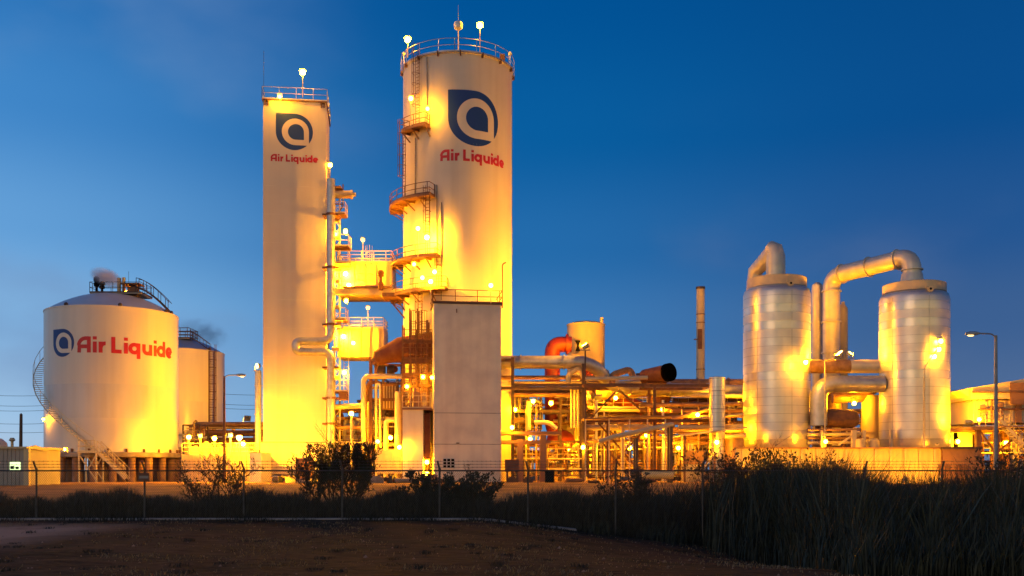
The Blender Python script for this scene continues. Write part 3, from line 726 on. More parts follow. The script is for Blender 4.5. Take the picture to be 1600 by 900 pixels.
# small pump house with equipment deck on its roof
a, b2 = P(629, 752, 98.5), P(661, 640, 98.5)
t = thing('pump_house', 'small pale flat-roofed housing with an equipment deck on top, beside the box tower', 'building', (a.x, 98.5, GZ))
part('wall', MB().box(a.x, b2.x, 98.5, 103, GZ, b2.z), 'box_white', t, smooth=False)
part('door', MB().box(b2.x+.03, X(672, 99.3), 99.3, 99.5, Z(718, 99), Z(646, 99)), 'rusty_red', t, smooth=False)
part('roof', MB().box(a.x-.1, X(674, 98.5), 98.3, 103.2, b2.z, b2.z+.15), 'deck_brown', t)
part('railing', rail(MB(), [(a.x, 98.4, b2.z+.15), (X(673, 98.4), 98.4, b2.z+.15)], 1.2, .035, .8), 'rail', t)
part('motor', MB().box(X(646, 99), X(657, 99), 98.9, 100, b2.z+.3, Z(612, 99)).tube([P(650, 606, 99.4), P(650, 625, 99.4)], .3, 8), 'deck_brown', t)
# ---------------------------------------------------------------- right-hand pair of jacketed vessels
def vessel(L, Rr, Y, py_top, py_sh, py_bs, py_bot, col, pyc, label, lugs, duct):
    cx, cy, r = circ(L, Rr, Y); zs, zb_ = Z(py_sh, Y), Z(py_bs, Y)
    t = thing('jacketed_vessel', label, 'pressure vessel', (cx, cy, GZ), 'pair of aluminium-clad vessels')
    part('jacket', MB().lathe(cx, cy, [(r-.5, zb_-.85), (r-.15, zb_-.5), (r, zb_)] + [(r, zb_+(zs-zb_)*k/15) for k in range(1, 16)] + [(r-.12, zs+.45), (r-.55, zs+.8), (r*.5, zs+1.2)], 80), 'alu', t)
    vs_ = MB()
    for k in range(3):
        a_ = R(-58+k*60+ (9 if L < 1300 else 0)); vs_.obox(cp(cx, cy, r, a_, 0), (math.cos(a_), math.sin(a_), 0), (math.sin(a_), -math.cos(a_), 0), up, -.02, .02, -.02, .012, zb_, zs)
    part('jacket_seam', vs_, 'steel_grey', t)
    rc = (X(col[1], cy) - X(col[0], cy))/2; zc = Z(pyc, Y)
    part('collar', MB().lathe(cx, cy, [(rc, zs+.7), (rc, zc), (rc-.2, zc+.08), (rc*.4, zc+.15)], 64), 'pipe_pale', t)
    part('skirt', MB().lathe(cx, cy, [(rc, GZ), (rc, zb_-.6)], 64), 'pipe_pale', t)
    for (px, zz) in lugs:
        a_, yy = cylhit(px, cx, cy, rc); q_ = cp(cx, cy, rc, a_, zz); d_ = Vector((math.sin(a_), -math.cos(a_), 0))
        k = part('lifting_lug', MB().obox(q_, (d_.y*-1, d_.x, 0), d_, up, -.35, .35, -.1, .05, -.45, .4).tube([q_+d_*.04, q_+d_*.3], .3, 14), 'pipe_pale', t)
        part('lug_bore', MB().tube([q_+d_*.25, q_+d_*.315], .13, 10), 'black', k)
    part('outlet_duct', duct(cx, cy, r, zc), 'alu_plain', t)
    return t, cx, cy, r
def duct1(cx, cy, r, zc):
    rr = .98; x = X(1212, cy); zt_ = Z(386, cy)
    b = MB(); b.tube([(x, cy, zc-.1), (x, cy, zt_-1.0), (x-.1, cy+.1, zt_-.35), (x-.5, cy+.5, zt_-.05)], [rr, rr, rr*.95, rr*.85], 20)
    b.tube([(x-.15, cy+.15, zt_-.45), (X(1180, cy+3), cy+3, Z(424, cy+3)), (X(1176, cy+3.4), cy+3.4, Z(470, cy+3.4))], [rr*.95, rr*.8, rr*.8], 20)
    b.tube([(x, cy, zc+1.3), (x, cy, zc+1.42)], rr*1.03, 20); return b
vA = vessel(1161, 1267, 104, 434, 462, 694, 700, (1167, 1258), 437, 'aluminium-clad vessel whose top duct bends down behind it, nearer the pipe racks',
            [(1234, Z(443, 101)), (1238, Z(691, 101))], duct1)
def duct2(cx, cy, r, zc):
    rr = 1.0; x = X(1425, cy)
    b = MB().pipe([(x, cy, zc-.1), (x, cy, Z(400, cy)), (X(1299, 110), 110, Z(432, 110)), (X(1299, 110), 110, GZ)], .93, 20, 1.5, 3.4)
    b.tube([(x, cy, zc), (x, cy, zc+1.2)], [rr*1.22, rr*1.02], 20); return b
vB = vessel(1373, 1485, 102, 443, 470, 694, 700, (1379, 1473), 446, 'aluminium-clad vessel with a duct arching to an upright pipe, beside the stair',
            [(1452, Z(452, 99)), (1461, Z(692, 99))], duct2)
b = MB(); p = P(1277, 445, 112); b.lathe(p.x, p.y, [(.62, GZ), (.62, p.z-.4), (.55, p.z), (.25, p.z+.25)], 20).lathe(p.x, p.y, [(.68, Z(505, 112)), (.68, Z(502, 112))], 20)
solo('standpipe', b, 'alu_plain', 'slim round-topped standpipe between the two clad vessels', 'pipe')
b = MB(); p = P(1316, 480, 114); b.lathe(p.x, p.y, [(.62, GZ), (.62, p.z-.2), (.3, p.z+.3)], 16).lathe(p.x+.1, p.y, [(.2, p.z), (.2, p.z+.6)], 8)
solo('standpipe', b, 'yellow_tank', 'thin yellow-lit standpipe behind the upright duct between the vessels', 'pipe')
b = MB().pipe([P(1262, 572.5, 103), P(1376, 572.5, 103)], .70, 18, flange=2.6); t = thing('cross_pipe', 'straight level pipe joining the clad vessels, darker at one end', 'pipe', P(1262, 580, 103))
part('pipe_run', MB().tube([P(1262, 572.5, 103), P(1327, 572.5, 103)], .72, 18), 'pipe_brown', t); part('jacket', MB().tube([P(1326, 572.5, 103), P(1378, 572.5, 103)], .70, 18), 'alu_plain', t)
b = MB().pipe([P(1380, 600, 101.5), P(1279, 600, 101.5), P(1279, 665, 101.5)], .86, 18, 1.6)
solo('elbow_pipe', b, 'galv', 'fat elbow pipe turning down beside the nearer clad vessel under the cross pipe', 'pipe')
b = MB().tube([P(1375, 600, 106), P(1345, 618, 106), P(1300, 622, 106)], [.6, .75, .55], 14); solo('slanting_duct', b, 'pipe_brown', 'brown tapering duct slanting behind the fat elbow pipe', 'duct')
b = MB().lathe(X(1302, 107), 107, [(.5, Z(668, 107)), (.85, Z(640, 107)), (.85, Z(600, 107))], 16); solo('hopper', b, 'pipe_brown', 'brown round hopper above the horizontal drum between the vessels', 'hopper')
t = thing('horizontal_drum', 'dark brown horizontal drum on legs between the two clad vessels', 'drum', P(1315, 700, 102.5))
a, b2 = P(1290, 653, 102.5), P(1332, 655, 102.5)
part('shell', MB().tube([a-Vector((.9, 0, 0)), a-Vector((.6, 0, 0)), a, b2, b2+Vector((.45, 0, 0)), b2+Vector((.65, 0, 0))], [.3, .75, .95, .95, .7, .3], 20), 'steel_rust_shade', t)
for px in (1296, 1318, 1328): part('leg', MB().box(X(px, 102.5)-.15, X(px, 102.5)+.15, 102.2, 102.8, GZ, a.z-.8), 'steel_rust_shade', t)
for px0, r_, lab in ((1347, .92, 'short fat yellow-lit upright pipe beside the farther clad vessel'),):
    p = P(1360, 618, 106); solo('upright_pipe', MB().lathe(p.x, p.y, [(r_, GZ), (r_, p.z)], 20).lathe(p.x, p.y, [(r_+.08, Z(676, 106)), (r_+.08, Z(674, 106))], 20), 'yellow_tank', lab, 'pipe')
# small equipment between vessels
t = thing('valve_skid', 'low skid of small pipes and drums between the bases of the clad vessels', 'skid', P(1320, 705, 100))
for i, py in enumerate((672, 679, 685, 692)): part('pipe', MB().tube([P(1262, py, 100+i*.5), P(1345+i*6, py-1, 100+i*.5)], .13+.04*(i % 2), 8), ('pipe_brown', 'pipe_pale')[i % 2], t)
for px, w in ((1284, .2), (1334, .45), (1350, .25), (1392, .2)): part('post', MB().box(X(px, 99.5)-w/2, X(px, 99.5)+w/2, 99.3, 99.7, GZ, Z(672, 99.5)), 'pipe_pale', t)
for px in (1345, 1366): p = P(px, 690, 99.2); part('small_drum', MB().lathe(p.x, p.y, [(.5, GZ), (.5, p.z+.1), (.3, p.z+.3)], 14), 'yellow_tank', t)
part('brace', MB().bar(P(1310, 695, 99.6), P(1338, 676, 99.6), .16), 'pipe_pale', t)

# long containment wall in front of the vessels
t = thing('containment_wall', 'long low concrete wall in front of the aluminium-clad vessels', 'wall', (X(1320, 88), 88, GZ))
za_ = Z(701, 88); xa, xb = X(1150, 88), X(1470, 88)
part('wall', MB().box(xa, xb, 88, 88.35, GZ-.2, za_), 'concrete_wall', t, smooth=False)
b = MB(); k = xa + .5
while k < xb: b.box(k, k+.2, 87.76, 87.995, GZ, za_-.06); k += 1.3
part('wall_ribs', b, 'concrete_wall', t); part('coping', MB().box(xa-.05, xb+.05, 87.7, 88.5, za_, za_+.12), 'deck_brown', t)
t = thing('dark_wall', 'brown block wall with a dark coping at the end of the containment wall', 'wall', (X(1500, 87), 87, GZ))
part('wall', MB().box(xb+.02, X(1528, 88), 87.6, 88.2, GZ-.2, za_-.05), 'deck_brown', t, smooth=False); part('coping', MB().box(xb-.1, X(1531, 88), 87.4, 88.4, za_-.05, za_+.15), 'steel_dark', t)
for px in (1467, 1495): part('panel', MB().box(X(px, 87.5), X(px+18, 87.5), 87.5, 87.598, Z(743, 87.5), Z(727, 87.5)), 'steel_rust_shade', t)

# ---------------------------------------------------------------- filter house on stilts with a stair
Yf = 100
t = thing('filter_house', 'yellow-lit filter house raised on stilts at the end of the plant', 'building', P(1560, 748, Yf))
xl = X(1507, Yf); xm = X(1525, Yf); xr = X(1625, Yf)
zb_ = Z(668, Yf); m_ = MB()
def prism(poly, y0, y1):
    n_ = len(poly); b = MB(); b.add([(x, y0, z) for x, z in poly] + [(x, y1, z) for x, z in poly], [tuple(range(n_)), tuple(range(n_, 2*n_))] + [(i, (i+1) % n_, n_+(i+1) % n_, n_+i) for i in range(n_)]); return b
zz = lambda py: Z(py, Yf)
part('wall', prism([(xm, zz(660)), (xr, zz(660)), (xr, zz(625)), (xm, zz(625))], Yf+.5, Yf+6), 'sheet_pale', t, smooth=False)
part('hood', prism([(X(1516, Yf), zz(624)), (xr, zz(622)), (xr, zz(588)), (X(1516, Yf), zz(606))], Yf-.1, Yf+6), 'sheet_pale', t, smooth=False)
part('hood_flare', prism([(X(1500, Yf), zz(610)), (X(1515.6, Yf), zz(620)), (X(1515.6, Yf), zz(606))], Yf+.2, Yf+5.5), 'sheet_pale', t, smooth=False)
for k, (px, py0, py1) in enumerate(((1534, 652, 634), (1560, 654, 630), (1590, 655, 628))): part('door', MB().box(X(px, Yf), X(px+9, Yf), Yf+.3, Yf+.49, zz(660), zz(py1)), 'deck_brown', t, smooth=False)
part('cable_tray', MB().box(X(1518, Yf), xr, Yf-.3, Yf+.3, zz(614), zz(612)).tube([(X(1530, Yf), Yf+.2, zz(640)), (xr, Yf+.2, zz(638))], .1, 6).tube([(X(1550, Yf), Yf+.1, zz(612)), (X(1550, Yf), Yf+.1, zz(660))], .1, 6), 'steel_rust_shade', t)
rb = MB()
for px in (1528, 1543, 1556, 1572, 1584, 1598): rb.box(X(px, Yf), X(px, Yf)+.14, Yf+.38, Yf+.496, zz(660), zz(627))
part('wall_ribs', rb, 'sheet_pale', t)
part('louvre', MB().box(X(1577, Yf), X(1606, Yf), Yf-.25, Yf-.11, zz(632), zz(598)), 'deck_brown', t)
dk = part('deck', MB().box(X(1508, Yf), xr, Yf-1.8, Yf+6, zb_-.3, zb_), 'deck_brown', t)
part('railing', rail(MB(), [(X(1509, Yf), Yf-1.7, zb_), (X(1566, Yf), Yf-1.7, zb_)], 1.25, .04, 1.2, mids=2), 'rail', dk)
for px, yy in ((1521, Yf-1.2), (1549, Yf-1.2), (1521, Yf+4), (1552, Yf+4), (1600, Yf+4)):
    part('stilt', MB().box(X(px, Yf)-.22, X(px, Yf)+.22, yy, yy+.4, GZ, zb_-.3), 'steel_rust_shade', t)
br = MB().bar((X(1524, Yf), Yf-1, zb_-.4), (X(1546, Yf), Yf-1, zb_-2.4), .18).bar((X(1552, Yf), Yf-1, zb_-2.4), (X(1590, Yf), Yf-1, zb_-.4), .18); part('brace', br, 'steel_rust_shade', t)
t2 = thing('filter_house_stair', 'steep pale steel stair descending from the filter house deck', 'stair', P(1590, 730, 96.5))
stair(t2, P(1558, 656, 97), P(1612, 712, 97), 96.4, 1.0)
part('landing', MB().box(X(1566, 96.5), X(1630, 96.5), 96.3, 98, zb_-.12, zb_), 'deck_brown', t2)
# bright tanks beneath / behind the filter house
t = thing('low_tank', 'low pale tank glaring in lamplight below the filter house', 'tank', P(1510, 740, 104)); part('shell', MB().box(X(1486, 104), X(1532, 104), 104, 110, GZ, Z(676, 104)), 'tank_white', t, smooth=False); part('rim', MB().box(X(1485, 104), X(1533, 104), 103.9, 110, Z(676, 104), Z(676, 104)+.15), 'rail', t)
t = thing('low_tank', 'round pale tank glaring in lamplight behind the steel stair', 'tank', P(1580, 740, 106)); cx_, cy_, r_ = circ(1556, 1612, 107); part('shell', MB().lathe(cx_, cy_, [(r_, GZ), (r_, Z(680, 107)), (r_*.6, Z(673, 107))], 40), 'tank_white', t)
part('rim', MB().lathe(cx_, cy_, [(r_+.05, Z(682, 107)), (r_+.05, Z(680, 107))], 40), 'rail', t)
for i, (py, r_, m_) in enumerate(((625, .5, 'pipe_pale'), (640, .35, 'galv'), (656, .4, 'pipe_brown'), (668, .3, 'pipe_pale'))):
    solo('link_pipe', MB().tube([P(1470, py, 108), P(1520, py, 108)], r_, 12), m_, ('topmost', 'second', 'third', 'lowest')[i] + ' of the four level pipes between the far clad vessel and the filter house', 'pipe', 'pipes behind the far clad vessel')

# ---------------------------------------------------------------- central racks
# process building behind the racks
def shed_wall(px0, px1, py0, Y, depth, label, m='sheet_pale', ribs=1.2, name='process_building'):
    t = thing(name, label, 'building', (X((px0+px1)/2, Y), Y, GZ)); x0, x1, z1 = X(px0, Y), X(px1, Y), Z(py0, Y)
    part('wall', MB().box(x0, x1, Y, Y+depth, GZ, z1), m, t, smooth=False); b = MB(); k = x0+.2
    while k < x1-.2: b.box(k, k+.12, Y-.1, Y-.003, GZ, z1-.05); k += ribs
    part('wall_ribs', b, m, t); part('roof_edge', MB().box(x0-.15, x1+.15, Y-.25, Y+depth+.1, z1, z1+.25), 'deck_brown', t)
    return t
t = shed_wall(866, 968, 664, 114, 8, 'low ribbed building glowing yellow behind the open steel racks')
shed_wall(560, 634, 628, 124, 6, 'ribbed yellow-lit building behind the piping between the two towers')
shed_wall(780, 826, 606, 119, 6, 'tall narrow yellow-lit housing just behind the plain box tower')
shed_wall(1010, 1100, 688, 126, 6, 'long low brown-walled building behind the middle pipe racks', 'deck_brown')
shed_wall(520, 562, 655, 118, 5, 'small pale control cabin between the square tower and the piping')
# yellow round tank and red duct
cx, cy, r = circ(886, 945, 118); t = thing('round_tank', 'upright yellow-lit round tank joined to a red duct', 'tank', (cx, cy, GZ)); zt3 = Z(508, 118)
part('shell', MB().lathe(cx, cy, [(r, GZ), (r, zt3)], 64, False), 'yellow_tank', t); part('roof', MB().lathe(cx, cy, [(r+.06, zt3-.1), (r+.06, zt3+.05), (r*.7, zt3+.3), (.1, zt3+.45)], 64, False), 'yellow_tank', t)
part('roof_nozzle', MB().lathe(X(940, 116), 116, [(.2, zt3), (.2, zt3+.6)], 8), 'yellow_tank', t)
b = MB().pipe([P(893, 538, 113), P(863, 538, 113), P(863, 668, 113), P(878, 690, 113)], .88, 18, 1.5)
t = thing('red_duct', 'bright red duct elbowing down from the round tank', 'duct', P(863, 745, 113)); part('duct_run', b, 'red_duct', t)
part('flange', MB().tube([P(884, 538, 113), P(888, 538, 113)], 1.15, 18), 'red_duct', t)
part('sump', MB().ball(P(876, 688, 113), 1.25, 14, 1.3, 1, 1), 'red_duct', t); part('leg', MB().box(X(879, 113), X(882, 113), 112.9, 113.2, GZ, Z(696, 113)), 'steel_rust_shade', t)
b = MB(); p = P(903, 555, 112); b.lathe(p.x, p.y, [(.28, GZ), (.28, p.z)], 10).tube([P(903, 548, 112), P(903, 533, 112)], .3, 8); solo('vent_post', b, 'yellow_tank', 'yellow pipe with a dark cap standing before the round tank', 'pipe')
p = P(903, 540, 111.6); solo('relief_valve', MB().lathe(p.x, p.y, [(.3, p.z-.6), (.12, p.z-.1), (.12, p.z+.1), (.35, p.z+.55)], 10), 'black', 'black hourglass-shaped valve against the round tank', 'valve')
# big header pipes
b = MB().pipe([P(780, 566, 104), P(926, 566, 104), P(957, 606, 106), P(1175, 612, 110)], .68, 18, 1.8, flange=4.5)
solo('header_pipe', b, 'galv', 'long silver-grey header pipe bending down from rack top towards the vessels', 'pipe')
b = MB().pipe([P(930, 612, 112), P(1010, 606, 112), P(1175, 606, 112)], 1.0, 18, 2, flange=3.5); solo('header_pipe', b, 'pipe_brown', 'thickest orange-brown header pipe on the far side of the racks', 'pipe')
b = MB().pipe([P(918, 570, 114), P(932, 608, 114), P(1005, 640, 114)], .8, 16, 1.5); solo('slanting_duct', b, 'red_duct', 'red duct slanting down behind the bend of the header pipe', 'duct')
b = MB().lathe(X(1030, 110), 110, [(.5, Z(664, 110)), (.62, Z(650, 110)), (1.35, Z(620, 110)), (1.35, Z(600, 110))], 18); solo('hopper', b, 'rusty_red', 'orange funnel-shaped hopper hanging under the thick header pipe', 'hopper')
# rusty inlet duct; a solid black plug stands for the shade in its mouth
a, b2 = P(1008, 590, 104), P(1044, 582, 101.5); d = (b2-a).normalized()
t = thing('intake_duct', 'rust-red intake duct on the rack roof with a black plug for its shaded mouth', 'duct', a)
part('duct_run', MB().tube([a, b2], .85, 24), 'rusty_red', t); part('mouth', MB().tube([b2-d*.2, b2+d*.35], .93, 24), 'mouth_shade', t); part('saddle', MB().box(a.x, b2.x, 102.3, 103.3, Z(600, 103), a.z-.6), 'rusty_red', t)
p = P(1003, 585, 104); part('valve', MB().ball(p, .3, 8).tube([p-Vector((.6, 0, 0)), p], .15, 6), 'steel_dark', t)
b = MB().pipe([P(956, 600, 105), P(956, 586, 105), P(984, 577, 105), P(990, 590, 105)], .36, 10, .6); solo('swan_neck_pipe', b, 'pipe_brown', 'brown swan-neck pipe rising over the rack roof', 'pipe')
# chimney and stub tank
p = P(1094.5, 449, 125); t = thing('chimney', 'slender steel chimney with a rusty patch, standing alone', 'chimney', (p.x, p.y, GZ)); r_ = .54
part('stack', MB().lathe(p.x, p.y, [(r_, GZ), (r_, Z(560, 125)), (r_-.02, p.z)], 20), 'pipe_pale', t); part('rim', MB().lathe(p.x, p.y, [(r_+.04, p.z-.25), (r_+.04, p.z+.05), (r_-.1, p.z+.06)], 20), 'steel_dark', t)
part('patch', MB().box(p.x-.42, p.x+.1, p.y-r_-.05, p.y-r_+.2, Z(546, 125), Z(515, 125)), 'steel_rust_shade', t)
for py in (492, 505, 578): part('band', MB().lathe(p.x, p.y, [(r_+.05, Z(py, 125)), (r_+.05, Z(py-1.2, 125))], 20), 'steel_rust_shade', t)
part('guy_lug', MB().tube([(p.x-.9, p.y-.4, Z(531, 125)), (p.x, p.y-.4, Z(531, 125))], .08, 6), 'steel_rust_shade', t)
cx, cy, r = circ(1108, 1133, 100); z3 = Z(590, 100); b = MB().lathe(cx, cy, [(r, GZ), (r, z3-.1), (r+.03, z3-.08), (r+.03, z3), (r*.5, z3+.1)], 32); t = thing('stub_tank', 'slim grey-banded upright cylinder in front of the racks beside the nearer vessel', 'tank', (cx, cy, GZ)); part('shell', b, 'alu', t)
for py in (612, 640, 668): part('band', MB().lathe(cx, cy, [(r+.03, Z(py, 100)), (r+.03, Z(py-1.2, 100))], 32), 'steel_grey', t)

# steel frames: every column, beam and brace of one welded frame is its part
def steel_frame(label, cols, beams, braces, Y, D=4, m='steel_rust_shade', w=.32, kind='pipe_rack'):
    t = thing(kind, label, 'pipe rack', P(sum(c[0] for c in cols)/len(cols), 748, Y)); 
    for px, py in cols:
        for yy in (Y, Y+D): part('column', MB().box(X(px, Y)-w/2, X(px, Y)+w/2, yy, yy+w, GZ, Z(py, Y)), m, t, smooth=False)
    for a0, a1, py in beams:
        for yy in (Y+.02, Y+D+.02): part('beam', MB().box(X(a0, Y), X(a1, Y), yy+.02, yy+w-.06, Z(py, Y)-.3, Z(py, Y)), m, t, smooth=False)
    for a0 in sorted(set([b[0] for b in beams] + [b[1] for b in beams]))[:6]:
        py = [b for b in beams if a0 in b[:2]][0][2]; part('cross_beam', MB().box(X(a0, Y)-.1, X(a0, Y)+.1, Y+w, Y+D, Z(py, Y)-.27, Z(py, Y)-.02), m, t, smooth=False)
    for q in braces: part('brace', MB().bar(P(q[0], q[1], Y+.15), P(q[2], q[3], Y+.15), .17), m, t)
    return t
steel_frame('tall dark steel rack carrying the silver header pipe behind the box tower', [(801, 558), (912, 568)], [(783, 912, 604), (783, 801, 560), (801, 1010, 599)], [], 103, m='steel_dark')
steel_frame('middle steel rack with crossed braces under the rusty intake duct', [(950, 655), (1023, 600)], [(912, 1110, 600), (914, 1110, 655)], [(915, 662, 962, 612), (966, 608, 1000, 640), (940, 742, 1000, 680), (936, 662, 998, 735), (940, 690, 975, 735)], 102, m='steel_rust_shade', w=.3)
steel_frame('low concrete-coloured portal frame beside the plain box tower', [(813, 686), (849, 680)], [(783, 876, 674), (783, 860, 688)], [], 100, 3, 'deck_brown', .6, 'portal_frame')
steel_frame('pair of dark posts holding a slanting yellow pipe before the racks', [(995, 685), (1049, 664)], [], [], 92, 1.5, 'steel_dark', .26, 'post_frame')
steel_frame('pipe rack running into the clad vessels, low and brown', [(1075, 650), (1140, 640)], [(1050, 1165, 640), (1050, 1165, 668), (1050, 1165, 690)], [(1050, 735, 1075, 700)], 106, m='deck_brown')
steel_frame('tall rusty frame standing between the square tower and the pump house', [(579, 558), (628, 552)], [(579, 660, 562), (579, 628, 622), (579, 672, 700)], [(630, 640, 668, 600)], 104, m='steel_rust_shade')
solo('slanting_pipe', MB().tube([P(935, 690, 92), P(960, 682, 92), P(1049, 663, 92), P(1052, 664, 92)], .2, 8), 'pipe_pale', 'yellow-lit pipe slanting up across the front of the racks', 'pipe')
t = thing('equipment_canopy', 'thin flat canopy roof over the pumps under the middle rack', 'canopy', P(985, 655, 98))
part('roof', MB().obox(P(912, 655, 98), (1, 0, .03), (0, 1, 0), up, 0, 8.6, 0, 3.5, 0, .12), 'deck_brown', t)
for px in (915, 952, 984, 1012, 1040): part('post', MB().tube([(X(px, 98), 98.1, GZ), (X(px, 98), 98.1, Z(655, 98))], .07, 6), 'rail', t)
t = thing('equipment_canopy', 'sloping canopy roofs beside the stub tank', 'canopy', P(1090, 690, 97))
part('roof', MB().obox(P(1040, 684, 97), (1, 0, .12), (0, 1, 0), up, 0, 8, 0, 3, 0, .14), 'pipe_pale', t); part('roof', MB().obox(P(1085, 655, 100.5), (1, 0, .1), (0, 1, 0), up, 0, 5, 0, 3, 0, .14), 'pipe_pale', t)
for px in (1070, 1117): part('post', MB().bar((X(px, 97), 97.1, GZ), (X(px, 97), 97.1, Z(680, 97)), .18), 'steel_rust_shade', t)

# skids: welded modules of frame, pipes and valves
def skid(px0, px1, py0, py1, Y, D, seed, label, nv=5, nh=4, mats=('pipe_pale', 'pipe_brown', 'galv', 'yellow_tank', 'steel_rust_shade', 'steel_rust_shade'), fr='steel_dark', rails_=True, vess=1, rs=(.09, .22)):
    rnd = random.Random(seed); t = thing('pipe_skid', label, 'pipe skid', P((px0+px1)/2, 748, Y), 'pipe skids filling the racks')
    x0, x1 = X(px0, Y), X(px1, Y); z0, z1 = max(GZ, Z(py1, Y)), Z(py0, Y); b = MB()
    for x in (x0, x1):
        for y in (Y, Y+D): b.bar((x, y, z0), (x, y, z1), .14)
    for z in (z0+.15, (z0+z1)/2, z1):
        for y in (Y, Y+D): b.bar((x0, y, z), (x1, y, z), .12)
        for x in (x0, x1): b.bar((x, Y, z), (x, Y+D, z), .12)
    part('frame', b, fr, t)
    nv += 3; nh += 3
    for i in range(nv):
        x = x0 + (x1-x0)*(i+rnd.uniform(.2, .8))/nv; y = Y+rnd.uniform(.2, D-.2); top = z0+(z1-z0)*rnd.uniform(.55, 1.02); x2 = min(x1, max(x0, x+rnd.choice((-1, 1))*rnd.uniform(.8, 2.2))); rr = rnd.uniform(*rs)
        kind = rnd.random()
        if kind < .45: q = [(x, y, z0), (x, y, top), (x2, y, top), (x2, y, z0+(top-z0)*rnd.uniform(0, .5))]
        elif kind < .75: q = [(x, y, z0), (x, y, top), (x, y+rnd.uniform(.6, 2), top)]
        else: q = [(x, y, z0), (x, y, top)]
        part('pipe', MB().pipe(q, rr, 8, rr*2.5, rnd.choice((0, 1.6))), rnd.choice(mats), t)
    for i in range(nh):
        z = z0 + (z1-z0)*(i+rnd.uniform(.2, .8))/nh; y = Y+rnd.uniform(0, D); e0 = x0-rnd.uniform(0, .8); e1 = x1+rnd.uniform(0, .8); xm_ = rnd.uniform(x0, x1); rr = rnd.uniform(*rs)
        q = [(e0, y, z), (xm_, y, z), (xm_, y, z+rnd.uniform(-.9, .9)), (e1, y, z)] if rnd.random() < .35 else [(e0, y, z), (e1, y, z)]
        if len(q) == 4: q[3] = (e1, y, q[2][2])
        part('pipe', MB().pipe(q, rr, 8, rr*2.5, rnd.choice((0, 2.1))), rnd.choice(mats), t)
    for i in range(vess):
        x = rnd.uniform(x0+.5, x1-.5); rr = rnd.uniform(.35, .6)
        if rnd.random() < .5: part('drum', MB().lathe(x, Y+D*.6, [(rr*.4, z0), (rr, z0+.25), (rr, z0+(z1-z0)*.4), (rr*.4, z0+(z1-z0)*.4+.3)], 16), rnd.choice(mats), t)
        else: zz_ = z0+.8+rnd.uniform(0, .4); part('drum', MB().tube([(x-rr*2, Y+D*.5, zz_), (x-rr*1.8, Y+D*.5, zz_), (x+rr*1.8, Y+D*.5, zz_), (x+rr*2, Y+D*.5, zz_)], [rr*.5, rr, rr, rr*.5], 14), rnd.choice(mats), t)
    for i in range(3):
        x, y, z = rnd.uniform(x0, x1), Y+rnd.uniform(-.1, D*.5), rnd.uniform(z0+.5, z1-.3)
        part('valve', MB().ball((x, y, z), .2, 8).tube([(x, y, z), (x, y, z+.5)], .05, 6).tube([(x, y, z+.48), (x, y, z+.53)], .24, 10).tube([(x-.4, y, z), (x+.4, y, z)], .12, 8), rnd.choice(('rusty_red', 'steel_dark', 'pipe_pale')), t)
    if rails_: part('railing', rail(MB(), [(x0, Y-.05, z0+(z1-z0)*.5), (x1, Y-.05, z0+(z1-z0)*.5)], 1.1, .03, 1.1), 'rail', t)
    return t
SK = [
 (568, 600, 592, 745, 106, 4, 11, 'tall pipe skid right against the rusty frame between the towers', 5, 6),
 (598, 628, 590, 745, 107, 4, 12, 'pipe skid with bright inverted-U pipes left of the pump house', 6, 6),
 (630, 676, 560, 640, 104, 3, 13, 'pipe skid raised over the pump house roof', 5, 5),
 (520, 566, 636, 740, 110, 4, 14, 'low pipe skid between the looped pipe and the rusty frame', 4, 6),
 (784, 812, 610, 672, 108, 5, 15, 'pipe skid on the upper level just behind the box tower', 5, 5),
 (812, 846, 612, 672, 109, 5, 16, 'pipe skid on the upper level beside the red duct', 4, 4),
 (784, 846, 690, 745, 107, 5, 17, 'ground-level pipe skid under the portal frame', 6, 4),
 (876, 915, 606, 660, 109, 4, 18, 'pipe skid hanging between the red duct and the dark rack column', 6, 3),
 (855, 910, 690, 745, 106, 4, 19, 'ground-level pipe skid before the glowing ribbed building', 5, 5),
 (918, 960, 662, 745, 106, 5, 20, 'pipe skid behind the crossed braces', 5, 6),
 (962, 1005, 660, 745, 107, 5, 21, 'pipe skid between the crossed braces and the funnel hopper', 6, 6),
 (1006, 1048, 655, 745, 106, 5, 22, 'pipe skid below the funnel-shaped hopper', 6, 6),
 (1050, 1104, 668, 745, 108, 5, 23, 'pipe skid behind the sloping canopy roofs', 6, 7),
 (1104, 1160, 640, 720, 109, 5, 24, 'pipe skid between the stub tank and the nearer clad vessel', 5, 7),
 (928, 1060, 622, 652, 112, 4, 25, 'long raised pipe skid beneath the thick header pipe', 4, 4),
 (1288, 1345, 640, 700, 108, 3, 27, 'small pipe skid behind the dark drum between the clad vessels'),
 (1530, 1600, 672, 745, 103, 4, 28, 'pipe skid crammed under the filter house deck'),
 (1488, 1522, 618, 700, 110, 4, 29, 'pipe skid between the far clad vessel and the filter house'),
 (286, 312, 664, 712, 112, 3, 30, 'small pipe skid behind the basin near the largest tank'),
 (1060, 1160, 622, 652, 112, 4, 26, 'long raised pipe skid reaching to the nearer clad vessel', 3, 4),
]
for s_ in SK: skid(*s_)
steel_frame('dark rack carrying brown pipes just in front of the thick header pipe', [(1010, 628), (1062, 626), (1150, 626)], [(1005, 1160, 628), (1005, 1160, 648)], [(1062, 628, 1100, 700), (1150, 650, 1110, 700)], 110, m='steel_dark', w=.26)
steel_frame('dark upper rack between the box tower and the round tank', [(826, 606), (876, 606)], [(783, 915, 612), (783, 915, 640), (783, 850, 656)], [], 107, m='steel_dark', w=.24)
